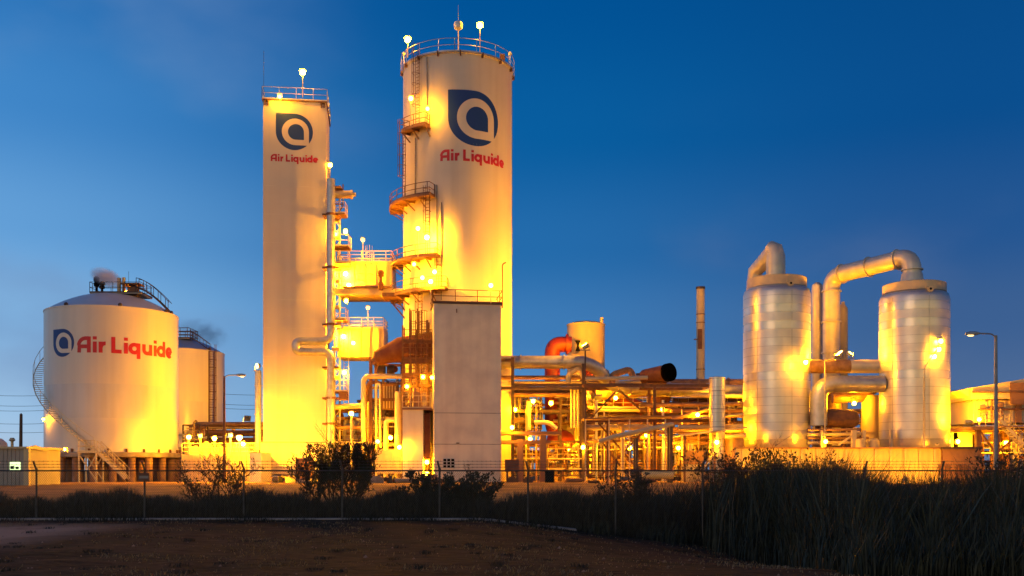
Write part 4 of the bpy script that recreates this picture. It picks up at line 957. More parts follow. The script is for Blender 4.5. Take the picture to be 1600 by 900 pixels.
for k, (y0, y1, Y_, rr) in enumerate(((633, 631, 105, .2), (641, 643, 107, .3), (652, 650, 104.5, .16), (660, 661, 108, .26), (676, 674, 104, .18), (684, 686, 106, .24))):
    solo('rack_pipe', MB().pipe([P(1000, y0, Y_), P(1168, y1, Y_)], rr, 10, flange=3), ('pipe_brown', 'steel_rust_shade')[k % 2], ('topmost', 'second', 'third', 'fourth', 'fifth', 'lowest')[k] + ' of six brown pipes stacked between the dark posts and the nearer clad vessel', 'pipe', 'stacked brown pipes')
for k, px in enumerate((822, 838, 932, 944, 1014, 1036, 1066, 1092)):
    p = P(px, 640, 105.5); b = MB().tube([(p.x, p.y, GZ), (p.x, p.y, p.z + .5*(k % 3))], .08+.03*(k % 3), 8); solo('riser_pipe', b, ('pipe_pale', 'pipe_brown', 'galv')[k % 3], 'thin upright riser pipe in the racks, ' + ('first', 'second', 'third', 'fourth', 'fifth', 'sixth', 'seventh', 'last')[k] + ' of eight counted from the box tower', 'pipe', 'thin riser pipes in the racks')
# hand-placed bright pipes between the towers
def hp(pts, Y, r, m, label, cat='pipe', name='process_pipe', bend=None, fl=0, grp=None):
    return solo(name, MB().pipe([P(a, b_, Y) for a, b_ in pts], r, 12, bend, fl), m, label, cat, grp)
hp([(568, 748), (568, 588), (630, 588)], 103, .26, 'pipe_pale', 'pale pipe rising and turning level at the foot of the rusty frame', bend=.7)
hp([(588, 745), (588, 600), (594, 600), (594, 700)], 103.4, .13, 'pipe_pale', 'thin hairpin pipe just inside the rusty frame')
hp([(603, 745), (603, 656), (621, 656), (621, 690)], 103, .26, 'pipe_pale', 'thick inverted-U pipe low down beside the pump house', bend=.7)
hp([(622, 748), (622, 612)], 102, .34, 'pipe_pale', 'thick upright pipe with a rounded top beside the pump house')
hp([(517, 636), (572, 634)], 105, .28, 'pipe_pale', 'level pipe leaving the square tower towards the rusty frame')
hp([(517, 668), (566, 668)], 105, .2, 'pipe_brown', 'thinner brown level pipe below the one leaving the square tower')
hp([(508, 692), (690, 697)], 105.5, .22, 'pipe_pale', 'long low level pipe running behind the pump house')
t = thing('louvred_cooler', 'upright louvred cooler framed by pale pipes', 'cooler', P(606, 640, 105)); b = MB(); 
part('casing', MB().box(X(597, 105.4), X(621, 105.4), 105.4, 106.8, Z(640, 105.4), Z(600, 105.4)), 'deck_brown', t)
for i in range(5): x_ = X(599+i*4.4, 105.3); part('slat', MB().box(x_, x_+.12, 105.2, 105.39, Z(638, 105.3), Z(603, 105.3)), 'pipe_pale', t)
t = thing('switch_cabinet', 'pale switch cabinet with small doors below the inverted-U pipe', 'cabinet', P(608, 742, 100)); part('casing', MB().box(X(586, 100), X(628, 100), 100, 101.2, Z(740, 100), Z(702, 100)), 'sheet_pale', t, smooth=False)
for i in range(3): part('door', MB().box(X(588+i*13, 99.97), X(599+i*13, 99.97), 99.94, 99.997, Z(738, 100), Z(705, 100)), 'pipe_pale', t)
# red cone duct under the round tower
t = thing('conical_duct', 'dark red conical duct jutting from under the round tower', 'duct', P(630, 560, 103)); part('duct_run', MB().tube([P(586, 566, 103), P(589, 560, 103), P(625, 546, 103), P(682, 541, 103)], [.35, .75, 1.25, 1.55], 24), 'rusty_red', t)
part('duct_rim', MB().tube([P(585.5, 566.5, 103), P(588, 564, 103)], .55, 16), 'steel_rust_shade', t)
for px in (598, 612): part('fan', MB().tube([P(px-7, 578, 104), P(px+4, 578, 104)], .5, 12), 'steel_dark', t)
part('valve', MB().ball(P(617, 577, 104), .35, 8), 'rusty_red', t)
ad = steel_frame('slim railed ladder tower climbing the round tower behind the pump house', [(629, 508), (640, 482), (652, 482), (668, 500)], [(629, 676, 532), (629, 672, 560), (629, 672, 585), (629, 672, 600)], [], 100.8, 1.6, 'steel_rust_shade', .14, 'ladder_tower')
for k, py in enumerate((532, 560, 585, 612)): part('railing', rail(MB(), [(X(629, 100.7), 100.7, Z(py, 100.7)), (X(675, 100.7), 100.7, Z(py, 100.7))], 1.1, .035, .7), 'steel_rust_shade', ad)
for px in (645, 662):
    lb, lc = MB(), MB(); ladder(lb, lc, P(px, 640, 100.5), Z(500, 100.5), (0, -1, 0), .5, True); l_ = part('ladder', lb, 'steel_rust_shade', ad); part('safety_cage', lc, 'steel_rust_shade', l_)
# pipes in the racks right of the box tower
hp([(783, 590), (930, 590)], 104.5, .22, 'pipe_brown', 'brown pipe one row below the silver header pipe')
hp([(783, 598), (1010, 597)], 106, .16, 'pipe_pale', 'thin pale pipe along the dark rack beam')
hp([(800, 617), (905, 617)], 106, .24, 'pipe_brown', 'brown pipe hung beneath the dark rack beam')
hp([(826, 672), (826, 628)], 104, .26, 'pipe_pale', 'short upright pale pipe under the lit lamp beside the red duct')
hp([(835, 660), (858, 660), (870, 670)], 103, .24, 'pipe_pale', 'pale pipe dipping across the foot of the red duct')
hp([(888, 598), (888, 585), (905, 575), (912, 590)], 103.5, .28, 'yellow_tank', 'yellow crooked pipe over the rack beam before the round tank')
for i, px in enumerate((893, 898, 903)): hp([(px, 600), (px, 668)], 104, .13, 'yellow_tank', ('first', 'second', 'third')[i] + ' of three thin upright pipes behind the dark rack column', grp='thin triple pipes')
hp([(915, 668), (1020, 668)], 103.5, .3, 'pipe_pale', 'level pale pipe below the flat canopy')
hp([(915, 690), (1000, 688)], 103, .17, 'pipe_brown', 'level brown pipe crossing the braces')
hp([(973, 745), (973, 666), (966, 664)], 101, .2, 'yellow_tank', 'yellow upright pipe in front of the crossed braces')
hp([(1003, 742), (1052, 742)], 91, .38, 'yellow_tank', 'fat yellow pipe lying near the ground before the dark posts')
hp([(1050, 655), (1105, 640), (1130, 630)], 104, .2, 'pipe_brown', 'brown pipe climbing slowly towards the stub tank')
hp([(1060, 668), (1160, 666)], 102, .26, 'pipe_pale', 'level pale pipe passing the stub tank')
hp([(1133, 682), (1165, 680)], 98, .24, 'yellow_tank', 'yellow level pipe between the stub tank and the nearer vessel')
hp([(1024, 616), (1165, 619)], 108, .26, 'pipe_pale', 'pale pipe under the thick header pipe near the vessel')
hp([(1012, 590), (915, 592)], 102, .2, 'pipe_pale', 'pale pipe ending below the rusty intake duct')
solo('lamp_outrigger', MB().bar(P(1102, 728, 97), P(1122, 696, 97), .2), 'pipe_pale', 'slanting pale brace under the lamp near the stub tank', 'brace')
t = thing('junction_cabinet', 'rusty brown cabinet on legs beside the plain box tower', 'cabinet', P(800, 745, 96)); part('casing', MB().box(X(789, 96), X(811, 96), 96, 97, Z(737, 96), Z(718, 96)), 'steel_rust_shade', t)
for px in (791, 807): part('leg', MB().box(X(px, 96), X(px, 96)+.2, 96.2, 96.6, GZ, Z(737, 96)), 'steel_rust_shade', t)
t = thing('waste_bin', 'black square bin under the portal frame', 'bin', P(860, 750, 94)); part('bin_body', MB().box(X(852, 94), X(866, 94), 94, 95, GZ, Z(736, 94)), 'black', t); part('lid', MB().box(X(851, 94), X(867, 94), 93.95, 95.05, Z(736, 94), Z(735, 94)), 'steel_dark', t)
t = thing('pump_box', 'brown box-shaped pump housing near the stub tank', 'pump', P(1086, 745, 99)); part('casing', MB().box(X(1072, 99), X(1100, 99), 99, 101, Z(726, 99), Z(704, 99)), 'deck_brown', t); part('plinth', MB().box(X(1070, 99), X(1102, 99), 98.9, 101.1, GZ, Z(726, 99)), 'concrete', t); part('pipe_stub', MB().tube([P(1080, 704, 100), P(1080, 694, 100)], .25, 10), 'pipe_pale', t)
p = P(1146, 686, 100); t = thing('short_drum', 'short brown drum standing behind the containment wall', 'drum', (p.x, p.y, GZ)); part('shell', MB().lathe(p.x, p.y, [(1.0, GZ), (1.0, p.z), (.6, p.z+.3)], 24), 'pipe_brown', t); part('legs_ring', MB().lathe(p.x, p.y, [(1.1, GZ+.5), (1.1, GZ+.7)], 24), 'steel_rust_shade', t)
# ground clutter
rnd = random.Random(5)
for i in range(26):
    px = rnd.choice((rnd.uniform(790, 1100), rnd.uniform(560, 690), rnd.uniform(430, 520))); Y = rnd.uniform(88, 97); s_ = rnd.uniform(.25, .7); x = X(px, Y)
    k = rnd.random()
    if k < .5: b = MB().box(x-s_, x+s_, Y, Y+s_, GZ, GZ+s_*.8).box(x-s_*.6, x+s_*.6, Y+.1, Y+s_-.1, GZ+s_*.8, GZ+s_*1.1); nm = 'crate'
    else: b = MB().tube([(x-s_*1.4, Y, GZ+s_*.35), (x+s_*1.4, Y+.5, GZ+s_*.35)], s_*.35, 12); nm = 'pipe_offcut'
    solo(nm, b, rnd.choice(('steel_rust_shade', 'deck_brown', 'concrete')), {'crate': 'small brown crate left on the yard before the racks', 'pipe_offcut': 'short pipe offcut lying on the yard before the racks'}[nm], {'crate': 'crate', 'pipe_offcut': 'pipe'}[nm], {'crate': 'crates left on the yard', 'pipe_offcut': 'pipe offcuts on the yard'}[nm])

# ---------------------------------------------------------------- left side: pipe rack, basin, shed, poles
steel_frame('low brown pipe rack between the second tank and the square tower', [(318, 662), (350, 660), (398, 660)], [(313, 412, 660), (313, 412, 672), (313, 412, 684)], [], 124, 4, 'steel_rust_shade', .4)
for i, (py, r_, m_) in enumerate(((663, .3, 'pipe_brown'), (668, .22, 'pipe_pale'), (678, .3, 'steel_rust_shade'), (688, .35, 'pipe_brown'), (694, .25, 'pipe_pale'))):
    hp([(300+i*4, 720), (300+i*4, py), (412, py)], 122+i*.8, r_, m_, ('highest', 'second highest', 'middle', 'second lowest', 'lowest')[i] + ' of five pipes turning onto the low rack by the second tank', grp='pipes on the low rack')
shed_wall(312, 412, 700, 132, 6, 'brown wall block behind the low pipe rack', 'steel_rust_shade')
hp([(303, 690), (303, 660), (306, 657), (308, 660)], 104, .1, 'steel_dark', 'small dark gooseneck pipe beside the largest tank')
t = thing('cooling_basin', 'long pale basin with a white railing glowing between tank and tower', 'basin', P(345, 748, 98))
x0, x1 = X(284, 98), X(402, 98); zt4 = Z(712, 98); part('basin_wall', MB().box(x0, x1, 98, 106, GZ, zt4), 'sheet_pale', t, smooth=False)
b = MB()
for i in range(16): b.box(x0+i*.48, x0+i*.48+.1, 97.9, 97.997, GZ, zt4)
part('wall_ribs', b, 'sheet_pale', t)
part('railing', rail(MB(), [(x0, 98.05, zt4), (x1, 98.05, zt4)], 1.2, .05, .9, False, 2), 'rail', t); part('railing', rail(MB(), [(x0, 105.5, zt4), (x1, 105.5, zt4)], 1.2, .05, .9, False, 2), 'rail', t)
for px, w, h in ((305, 1.2, 1.1), (322, .8, 1.5), (344, 1.6, 1.0), (368, 1.3, 1.4), (384, .9, 1.2)):
    b = MB().box(X(px, 101)-w/2, X(px, 101)+w/2, 100.5, 102, zt4, zt4+h*.8).tube([(X(px, 101), 101.2, zt4+h*.8), (X(px, 101), 101.2, zt4+h)], .2, 8); part('pump', b, 'yellow_tank', t)
t = thing('pale_tank', 'small pale box tank against the foot of the square tower', 'tank', P(396, 745, 99)); part('shell', MB().box(X(390, 97), X(408, 97), 97, 101, GZ, Z(708, 97)), 'tank_white', t, smooth=False); part('lid', MB().box(X(389.5, 97), X(408.5, 97), 96.95, 101, Z(708, 97), Z(707, 97)), 'rail', t)
t = thing('slatted_board', 'brown slatted board panel standing in front of the square tower', 'board', P(476, 748, 92)); 
part('panel', MB().box(X(463, 92), X(490, 92), 92, 92.08, Z(750, 92), Z(716, 92)), 'deck_brown', t); part('post', MB().bar(P(463, 755, 91.95), P(463, 714, 91.95), .12), 'steel_dark', t)
b = MB()
for i in range(5): z = Z(746-i*6.5, 92); b.box(X(463.5, 92), X(489.5, 92), 91.93, 91.995, z-.04, z+.1)
part('slats', b, 'steel_rust_shade', t)
t = thing('low_trailer', 'low flat trailer parked at the foot of the square tower', 'trailer', P(450, 750, 93)); part('bed', MB().box(X(422, 94), X(462, 94), 94, 96.5, Z(747, 94), Z(744, 94)), 'steel_rust_shade', t)
for px in (430, 438, 455): part('wheel', MB().tube([(X(px, 94), 93.9, GZ+.3), (X(px, 94), 94.2, GZ+.3)], .3, 12), 'black', t)
t = thing('long_skid', 'long low steel skid with upright end plate before the piping', 'skid', P(590, 752, 90)); part('bed', MB().box(X(555, 90), X(612, 90), 90, 92, Z(752, 90), Z(746, 90)), 'steel_rust_shade', t); part('end_plate', MB().box(X(608, 90), X(613, 90), 89.9, 92, GZ, Z(743, 90)), 'steel_dark', t)
# shed
Ys = 78; t = thing('metal_shed', 'corrugated grey metal shed with a lit window beside the largest tank', 'shed', P(35, 745, Ys))
x0, xc, x1 = X(-30, Ys), X(40, Ys), X(74, Ys+3); zE = Z(701, Ys); zG = GZ - .25
part('wall', MB().box(x0, xc, Ys, Ys+6, zG, zE), 'sheet_wall', t, smooth=False)
part('gable_wall', MB().add([(xc, Ys, zG), (x1, Ys+3, zG), (x1, Ys+3, Z(704, Ys+3)), ((xc+x1)/2, Ys+1.5, Z(698, Ys+1.5)), (xc, Ys, zE)] + [(xc-1, Ys+4, zG), (x1-1, Ys+7, zG), (x1-1, Ys+7, Z(704, Ys+3)), ((xc+x1)/2-1, Ys+5.5, Z(698, Ys+1.5)), (xc-1, Ys+4, zE)],
     [(0, 1, 2, 3, 4), (5, 6, 7, 8, 9), (0, 1, 6, 5), (1, 2, 7, 6), (2, 3, 8, 7), (3, 4, 9, 8), (4, 0, 5, 9)]), 'sheet_wall', t, smooth=False)
b = MB(); k = x0+.1
while k < xc-.3: b.box(k, k+.06, Ys-.04, Ys-.003, zG, zE-.05); k += .32
part('wall_ribs', b, 'sheet_wall', t); part('corner_post', MB().box(xc-.1, xc+.3, Ys-.12, Ys+.2, zG, zE+.02), 'sheet_pale', t)
part('roof', MB().box(x0, xc+.2, Ys-.25, Ys+6.2, zE, zE+.16).add([(xc+.2, Ys-.2, zE), (x1+.15, Ys+2.9, Z(704.5, Ys+3)), ((xc+x1)/2, Ys+1.3, Z(697.5, Ys+1.5)), (xc+.2, Ys-.2, zE+.12), (x1+.15, Ys+2.9, Z(703, Ys+3)), ((xc+x1)/2, Ys+1.3, Z(695.5, Ys+1.5))], [(0, 2, 1), (3, 4, 5), (0, 1, 4, 3), (1, 2, 5, 4), (2, 0, 3, 5)]), 'sheet_pale', t)
w0, w1 = X(16, Ys), X(32, Ys); wn_ = part('window', MB().box(w0, w1, Ys-.06, Ys-.004, Z(734, Ys), Z(722, Ys)), 'office_light', t, 'window lit greenish white'); 
part('blind', MB().box(w0+.3, w0+.36, Ys-.09, Ys-.062, Z(733, Ys), Z(727, Ys)).box(w0+.05, w0+.28, Ys-.09, Ys-.062, Z(733, Ys), Z(728, Ys)).box(w0+.45, w0+.7, Ys-.09, Ys-.062, Z(733, Ys), Z(729, Ys)), 'black', wn_)
cx_, cy_, r_ = circ(-22, 13, 120); t = thing('domed_tank', 'yellow-lit domed roof showing beyond the metal shed', 'tank', (cx_, cy_, GZ)); part('shell', MB().lathe(cx_, cy_, [(r_, GZ), (r_, Z(700, 120)), (r_*.9, Z(692, 120)), (r_*.5, Z(686, 120)), (.05, Z(683.5, 120))], 32), 'tank_white', t)
part('vent_cap', MB().lathe(cx_, cy_, [(.2, Z(684, 120)), (.2, Z(682, 120))], 10), 'rail', t)
solo('vent_post', MB().lathe(X(19, 110), 110, [(.15, GZ), (.15, Z(690, 110)), (.35, Z(688, 110)), (.2, Z(684, 110))], 10), 'pipe_pale', 'small capped vent post beyond the metal shed', 'pipe')
t = thing('utility_pole', 'plain wooden utility pole beyond the metal shed', 'pole', (X(32, 150), 150, GZ)); part('pole', MB().tube([(X(32, 150), 150, GZ), (X(33, 150), 150, Z(647, 150))], [.3, .22], 8), 'wood', t)
part('insulator', MB().lathe(X(33, 150), 150, [(.1, Z(647, 150)), (.1, Z(645.5, 150))], 8), 'steel_grey', t)
t = thing('power_line', 'distant overhead power lines crossing the sky behind the tanks and square tower', 'power line', (X(200, 400), 400, GZ))
for py0, py1 in ((614, 612), (630, 628), (638, 634), (658, 656), (672, 668)):
    pts = []
    for i in range(41): f = i/40; px = -60+560*f; pts.append(P(px, py0+(py1-py0)*f+5*(4*((f*3) % 1)*(1-(f*3) % 1)), 400))
    part('wire', MB().tube(pts, .07, 4), 'wire', t)
for px in (-60, 127, 313, 500): part('pylon', MB().tube([(X(px, 400), 400, 0), (X(px, 400), 400, Z(606, 400))], [.5, .25], 6).bar((X(px, 400)-3, 400, Z(612, 400)), (X(px, 400)+3, 400, Z(612, 400)), .3), 'wood', t) if px in (313,) else None
# ---------------------------------------------------------------- lamps
B, BB, BS, BZ = 'bulb', 'bulb_big', 'bulb_small', 'bulb_blaze'
G1 = 'lamps lit about the plant'
pole_lamp(473, 113, 103.6, 2.6, B, 'lit lamp on a short pole above the roof railing of the square tower', G1, r=.3)
wall_lamp(437, 151, 103.0, BS, 'lit lamp clamped to the roof edge of the square tower', G1)
pole_lamp(515.5, 258, 105.0, 1.4, B, 'lit lamp on top of the looped grey pipe', G1)
pole_lamp(637, 62, 104.5, 1.9, B, 'lit lamp on the round tower roof, beside the ladder head', G1, r=.3)
pole_lamp(750, 40, 103.5, 3.4, B, 'lit lamp on a tall pole above the round tower roof, past the ball mast', G1, r=.3)
pole_lamp(642, 154, 101.6, 2.8, B, 'lit lamp on a pole over the topmost small ladder platform', G1)
wall_lamp(668, 170, 101.3, BS, 'lit lamp against the round tower wall above the small ladder platform', G1, back=.4)
wall_lamp(540, 362, 105, BB, 'lit lamp on the nozzle stack above the upper bridge', G1)
wall_lamp(524, 366, 104.2, BS, 'smaller lit lamp half hidden by the looped pipe above the upper bridge', G1)
pole_lamp(567, 375, 106, 2.1, 'lens_dim', 'unlit pale lamp on a pole above the upper bridge railing', 'unlit lamps')
pole_lamp(575, 481, 106, 2.1, 'lens_dim', 'unlit pale lamp on a pole above the lower bridge railing', 'unlit lamps')
wall_lamp(540, 428, 105.9, BZ, 'glaring lamp in front of the upper bridge duct, higher of two', G1)
wall_lamp(545, 446, 105.9, BZ, 'glaring lamp in front of the upper bridge duct, lower of two', G1)
wall_lamp(541, 470, 105.0, B, 'lit lamp just below the upper bridge duct', G1)
wall_lamp(537, 526, 105.9, BZ, 'glaring lamp in front of the lower bridge duct, nearest the looped pipe', G1)
wall_lamp(552, 536, 106.0, BB, 'glaring lamp low on the face of the lower bridge duct', G1)
wall_lamp(538, 582, 104.6, BB, 'lit lamp below the lower bridge duct', G1)
pole_lamp(653, 357, 101.4, 2.9, B, 'lit lamp on a thin pole over the third platform of the round tower', G1)
wall_lamp(667, 371, 101.5, BZ, 'glaring lamp by the cage ladder over the third round tower platform', G1)
wall_lamp(647, 413, 101.2, BS, 'lit lamp right under the third round tower platform', G1)
wall_lamp(679, 425, 100.6, BB, 'glaring lamp high by the ladder over the lowest round tower platform', G1)
pole_lamp(673, 440, 100.2, 2.0, BB, 'glaring lamp on a pole at the rail of the lowest round tower platform', G1)
wall_lamp(660, 434, 101.0, B, 'glaring lamp against the round tower between two others, lowest platform', G1)
pole_lamp(767, 446, 98.6, 1.8, B, 'lit lamp on the roof of the plain box tower', G1)
wall_lamp(661, 589, 99.5, BS, 'lit lamp above the pump house roof, higher of two', G1)
wall_lamp(636, 604, 99.5, BS, 'lit lamp above the pump house roof, lower of two', G1)
wall_lamp(675, 590, 98.6, B, 'lit lamp fixed to the side edge of the plain box tower', G1, r=.17)
wall_lamp(610, 684, 101.5, BB, 'glaring lamp among the pipes behind the switch cabinet', G1)
wall_lamp(590, 690, 101.8, B, 'lit lamp beside the rusty frame column low down', G1)
wall_lamp(624, 699, 97.9, B, 'lit lamp at the corner of the pump house wall', G1)
wall_lamp(667, 722, 99.0, BB, 'glaring low lamp in the slot between pump house and box tower', G1, back=.3)
wall_lamp(667, 740, 99.0, B, 'lowest glaring lamp in the slot between pump house and box tower', G1, back=.3)
pole_lamp(549, 646, 101, 5.6, BB, 'lit lamp on a rusty post between square tower and rusty frame', G1, pr=.12)
wall_lamp(833, 627, 102.6, BB, 'lit lamp on the upper rack level beside the short upright pipe', G1)
wall_lamp(861, 630, 102.2, BB, 'lit lamp in front of the red duct', G1)
wall_lamp(800, 668, 99.2, B, 'lit lamp on the dark rack column near the box tower', G1)
wall_lamp(805, 640, 106.2, B, 'lit lamp behind the dark rack column near the box tower', G1)
wall_lamp(828, 686, 104, B, 'lit lamp beneath the beam of the portal frame', G1)
wall_lamp(888, 701, 111, BB, 'lit lamp beside the sump of the red duct', G1)
wall_lamp(897, 702, 112, BB, 'second lit lamp past the sump of the red duct', G1)
wall_lamp(911, 699, 102.2, BB, 'lit lamp on the dark rack column with braces', G1)
wall_lamp(929, 704, 112.8, BB, 'lit lamp behind the crossed braces', G1)
wall_lamp(962, 622, 108, BB, 'lit lamp deep in the racks beneath the header pipe', G1)
wall_lamp(1010, 680, 104.8, BB, 'lit lamp deep behind the dark posts', G1)
wall_lamp(1090, 648, 103.5, BB, 'lamp added among the stacked brown pipes to brighten the racks', G1)  # added for more light in the racks
wall_lamp(1145, 668, 103.2, B, 'lamp added for light between the stub tank and the nearer clad vessel', G1)  # also added to brighten the racks
wall_lamp(1035, 640, 106.5, B, 'lit lamp near the funnel-shaped hopper', G1)
wall_lamp(984, 700, 104, B, 'lit lamp low behind the crossed braces', G1)
wall_lamp(1060, 700, 105, BB, 'lit lamp behind the brown pump housing', G1)
wall_lamp(1120, 691, 96.5, BB, 'lit lamp at the foot of the stub tank', G1)
pole_lamp(1259, 566, 99.2, Z(566, 99.2)-GZ, BB, 'tall lamp glaring against the edge of the nearer clad vessel', G1, arm=1.9, pr=.07)
wall_lamp(1335, 630, 104.4, BB, 'lit lamp between the vessels above the horizontal drum', G1)
wall_lamp(1290, 690, 98.5, B, 'lit lamp low between the vessels near the horizontal drum', G1)
wall_lamp(1185, 452, 109.5, B, 'lamp behind the top of the nearer clad vessel', G1)
wall_lamp(1497, 690, 102.5, BB, 'glaring lamp under the filter house deck', G1)
wall_lamp(1572, 692, 101.5, BB, 'glaring lamp behind the steel stair', G1)
pole_lamp(1530, 655, 99.0, 1.4, B, 'lit lamp on the filter house deck rail', G1)
pole_lamp(295, 683, 97.6, 1.8, BB, 'lit lamp over the basin nearest the largest tank', G1, pr=.09)
pole_lamp(313, 681, 97.8, 1.9, 'lens_dim', 'unlit capped lamp over the basin between two lit ones', 'unlit lamps', pr=.09)
pole_lamp(335, 685, 97.6, 1.7, BB, 'lit lamp over the middle of the basin', G1, pr=.09)
pole_lamp(360, 680, 97.8, 2.0, 'lens_dim', 'unlit capped lamp over the basin nearest the street lamp', 'unlit lamps', pr=.09)
pole_lamp(374, 684, 97.6, 1.8, BZ, 'brightest lit lamp over the basin end toward the square tower', G1, r=.24, pr=.09)
wall_lamp(380, 694, 97.3, BB, 'glaring lamp low over the basin beside the brightest one', G1)
wall_lamp(101, 702, 91, B, 'lit lamp low at the foot of the largest tank', G1, r=.14)
wall_lamp(68.5, 655, 100, BS, 'tiny lit lamp at the outer edge of the largest tank', G1, r=.15, back=.2)

wall_lamp(196, 456, 104.6, BS, 'small lamp glowing by the vent stack on the largest tank roof', G1, r=.12, back=.3)
# street lamps
def street_lamp(px, py, Y, side, label, m):
    x, z = X(px, Y), Z(py, Y); g0 = gz(x, Y); t = thing('street_lamp', label, 'street lamp', (x, Y, g0)); rr = .13
    part('pole', MB().tube([(x, Y, g0), (x, Y, z)], [rr*1.15, rr*.7], 10).lathe(x, Y, [(rr*1.8, g0), (rr*1.8, g0+.3), (rr*1.1, g0+.4)], 10), 'steel_grey' if side < 0 else 'steel_rust_shade', t)
    tip = Vector((x + side*1.25, Y-.1, z+.12))
    part('arm', MB().pipe([(x, Y, z-.15), (x+side*.25, Y, z+.1), tip], .05, 8, .3), 'galv', t)
    e = Vector((side, 0, -.04)); b = MB().tube([tip - e*.15, tip + e*.1, tip + e*.45, tip + e*.75], [.07, .13, .15, .08], 10)
    h = part('lamp_head', b, 'galv', t); part('lens', MB().ball(tip + e*.42 - up*.1, .15, 8, 1.6, .8, .6), m, h); return t
street_lamp(350.5, 588, 92, 1, 'cobra-head street lamp on a dark pole behind the bare bush', 'lens_dim')
street_lamp(1556, 524, 64, -1, 'cobra-head street lamp on a thick grey pole before the filter house', 'lens_dim')
# lamp glaring on the far clad vessel
pt = thing('street_lamp', 'slim street lamp glaring against the far clad vessel', 'street lamp', (X(1444, 96), 96, GZ)); x, z = X(1444, 96), Z(590, 96)
part('pole', MB().tube([(x, 96, GZ), (x, 96, z)], [.15, .1], 8), 'rail', pt); part('arm', MB().pipe([(x, 96, z-.1), (x+.1, 96.2, z+1.0), (X(1466, 98.2), 98.2, Z(548, 98.2)+.25)], .05, 6, .4), 'rail', pt)
for dx, dz in ((0, 0), (-.45, -.7), (.2, .8)): 
    h = P(1467, 546, 98.4) + Vector((dx, 0, dz)); part('lamp_head', MB().lathe(h.x, h.y, [(.05, h.z+.45), (.3, h.z+.3), (.32, h.z+.2)], 10).tube([h+up*.4, Vector((X(1466, 98.2), 98.2, Z(548, 98.2)+.25))], .04, 5), 'rail', pt); bulb_obj(pt, h, .22, BB)

# unseen floodlights at the square tower; the others added to brighten tanks, vessels, walls
FL = 'flood_lens'
floodlight(X(430, 92), 92, GZ, P(450, 640, 104), FL, 'ground floodlight hidden by the fence, aimed up the square tower', .27)
floodlight(X(505, 91), 91, GZ, P(470, 560, 104), FL, 'ground floodlight behind the dark shrub, aimed at the square tower', .25)
for k, px in enumerate((1175, 1235, 1295, 1355, 1415, 1470)):
    floodlight(X(px, 84.6), 84.6, GZ, P(px, 722, 88), FL, ('first', 'second', 'third', 'fourth', 'fifth', 'last')[k] + ' ground floodlight added to brighten the containment wall, counted from the reeds end', .2)
FS = 'flood_strong'
floodlight(X(402, 104.2), 104.2, Z(580, 104.2)+.06, P(205, 590, 98), FS, 'floodlight added atop the short flank pipe to brighten the largest tank', .25)
floodlight(X(385, 124), 124.2, Z(660, 124)+.06, P(320, 600, 135), FS, 'floodlight added on the low pipe rack to brighten the second tank', .4)
part('mast', MB().bar((X(914, 103), 102.6, GZ), (X(914, 103), 102.6, Z(568, 103)+1.35), .16), 'steel_dark', floodlight(X(914, 103), 102.6, Z(568, 103)+1.35, P(740, 200, 106), 'flood_mega', 'large floodlight added above the dark rack column to brighten the round tower', .42))
floodlight(X(935, 108), 108.5, Z(627, 108), P(915, 560, 116), FL, 'floodlight added on the rack roof to brighten the round tank', .4)
floodlight(X(1312, 103), 103.2, Z(560, 103)+.06, P(1264, 500, 103), FS, 'floodlight added on the cross pipe to brighten the nearer clad vessel', .4)
floodlight(X(1330, 103), 103.2, Z(560, 103)+.06, P(1376, 500, 102), FS, 'floodlight added on the cross pipe to brighten the far clad vessel', .3)
floodlight(X(1512, 98.4), 98.4, Z(668, 100)+.02, P(1484, 560, 102.5), FS, 'floodlight added on the filter house deck to brighten the far clad vessel', .35)
floodlight(X(1143, 106), 106, Z(640, 106)+.06, P(1164, 560, 104), FS, 'floodlight added on the brown rack to brighten the nearer clad vessel', .3)
floodlight(X(1545, 90), 90, GZ, P(1560, 640, 99), FL, 'ground floodlight added to brighten the filter house', .35)

# ---------------------------------------------------------------- chain-link fence
FY = 35.0; POSTS = [-108, 57, 226, 381, 535, 687, 825, 962, 1098, 1232, 1352, 1472, 1590, 1710]
ft = thing('chain_link_fence', 'chain-link fence with barbed wire running across in front of the plant', 'fence', (X(800, FY), FY, 0)); TOP = EYE - .01
for px in POSTS:
    x = X(px, FY); g0 = gz(x, FY)
    part('post', MB().tube([(x, FY, g0-.1), (x, FY, TOP+.04), (x-.07 if px < 900 else x+.03, FY-.1, TOP+.34)], .035, 8).ball((x, FY, TOP+.05), .05, 6), 'fence_steel', ft)
xa, xb = X(POSTS[0], FY), X(POSTS[-1], FY)
part('top_rail', MB().tube([(xa, FY, TOP), (xb, FY, TOP)], .03, 6), 'fence_steel', ft)
for k, (dy, dz) in enumerate(((-.03, .12), (-.06, .22), (-.1, .33))):
    b = MB().tube([(xa, FY+dy, TOP+dz), (xb, FY+dy, TOP+dz)], .006, 4); x = xa
    while x < xb: b.bar((x, FY+dy-.02, TOP+dz-.03), (x, FY+dy+.02, TOP+dz+.03), .006); b.bar((x-.03, FY+dy, TOP+dz+.01), (x+.03, FY+dy, TOP+dz-.01), .006); x += .16
    part('barbed_wire', b, 'fence_steel', ft)
b = MB(); x = xa; w = .0035; sp = .075
while x < xb:
    for sgn in (1, -1):
        g0 = gz(x, FY)+.03; H = TOP - g0; p = Vector((x, FY+.035+.004*sgn, g0)); q = Vector((x+sgn*H*.8, FY+.035+.004*sgn, TOP))
        b.add([p+Vector((-w, 0, 0)), p+Vector((w, 0, 0)), q+Vector((w, 0, 0)), q+Vector((-w, 0, 0))], [(0, 1, 2, 3)])
    x += sp
part('wire_mesh', b, 'fence_steel', ft, smooth=False)
sx = X(226, FY)
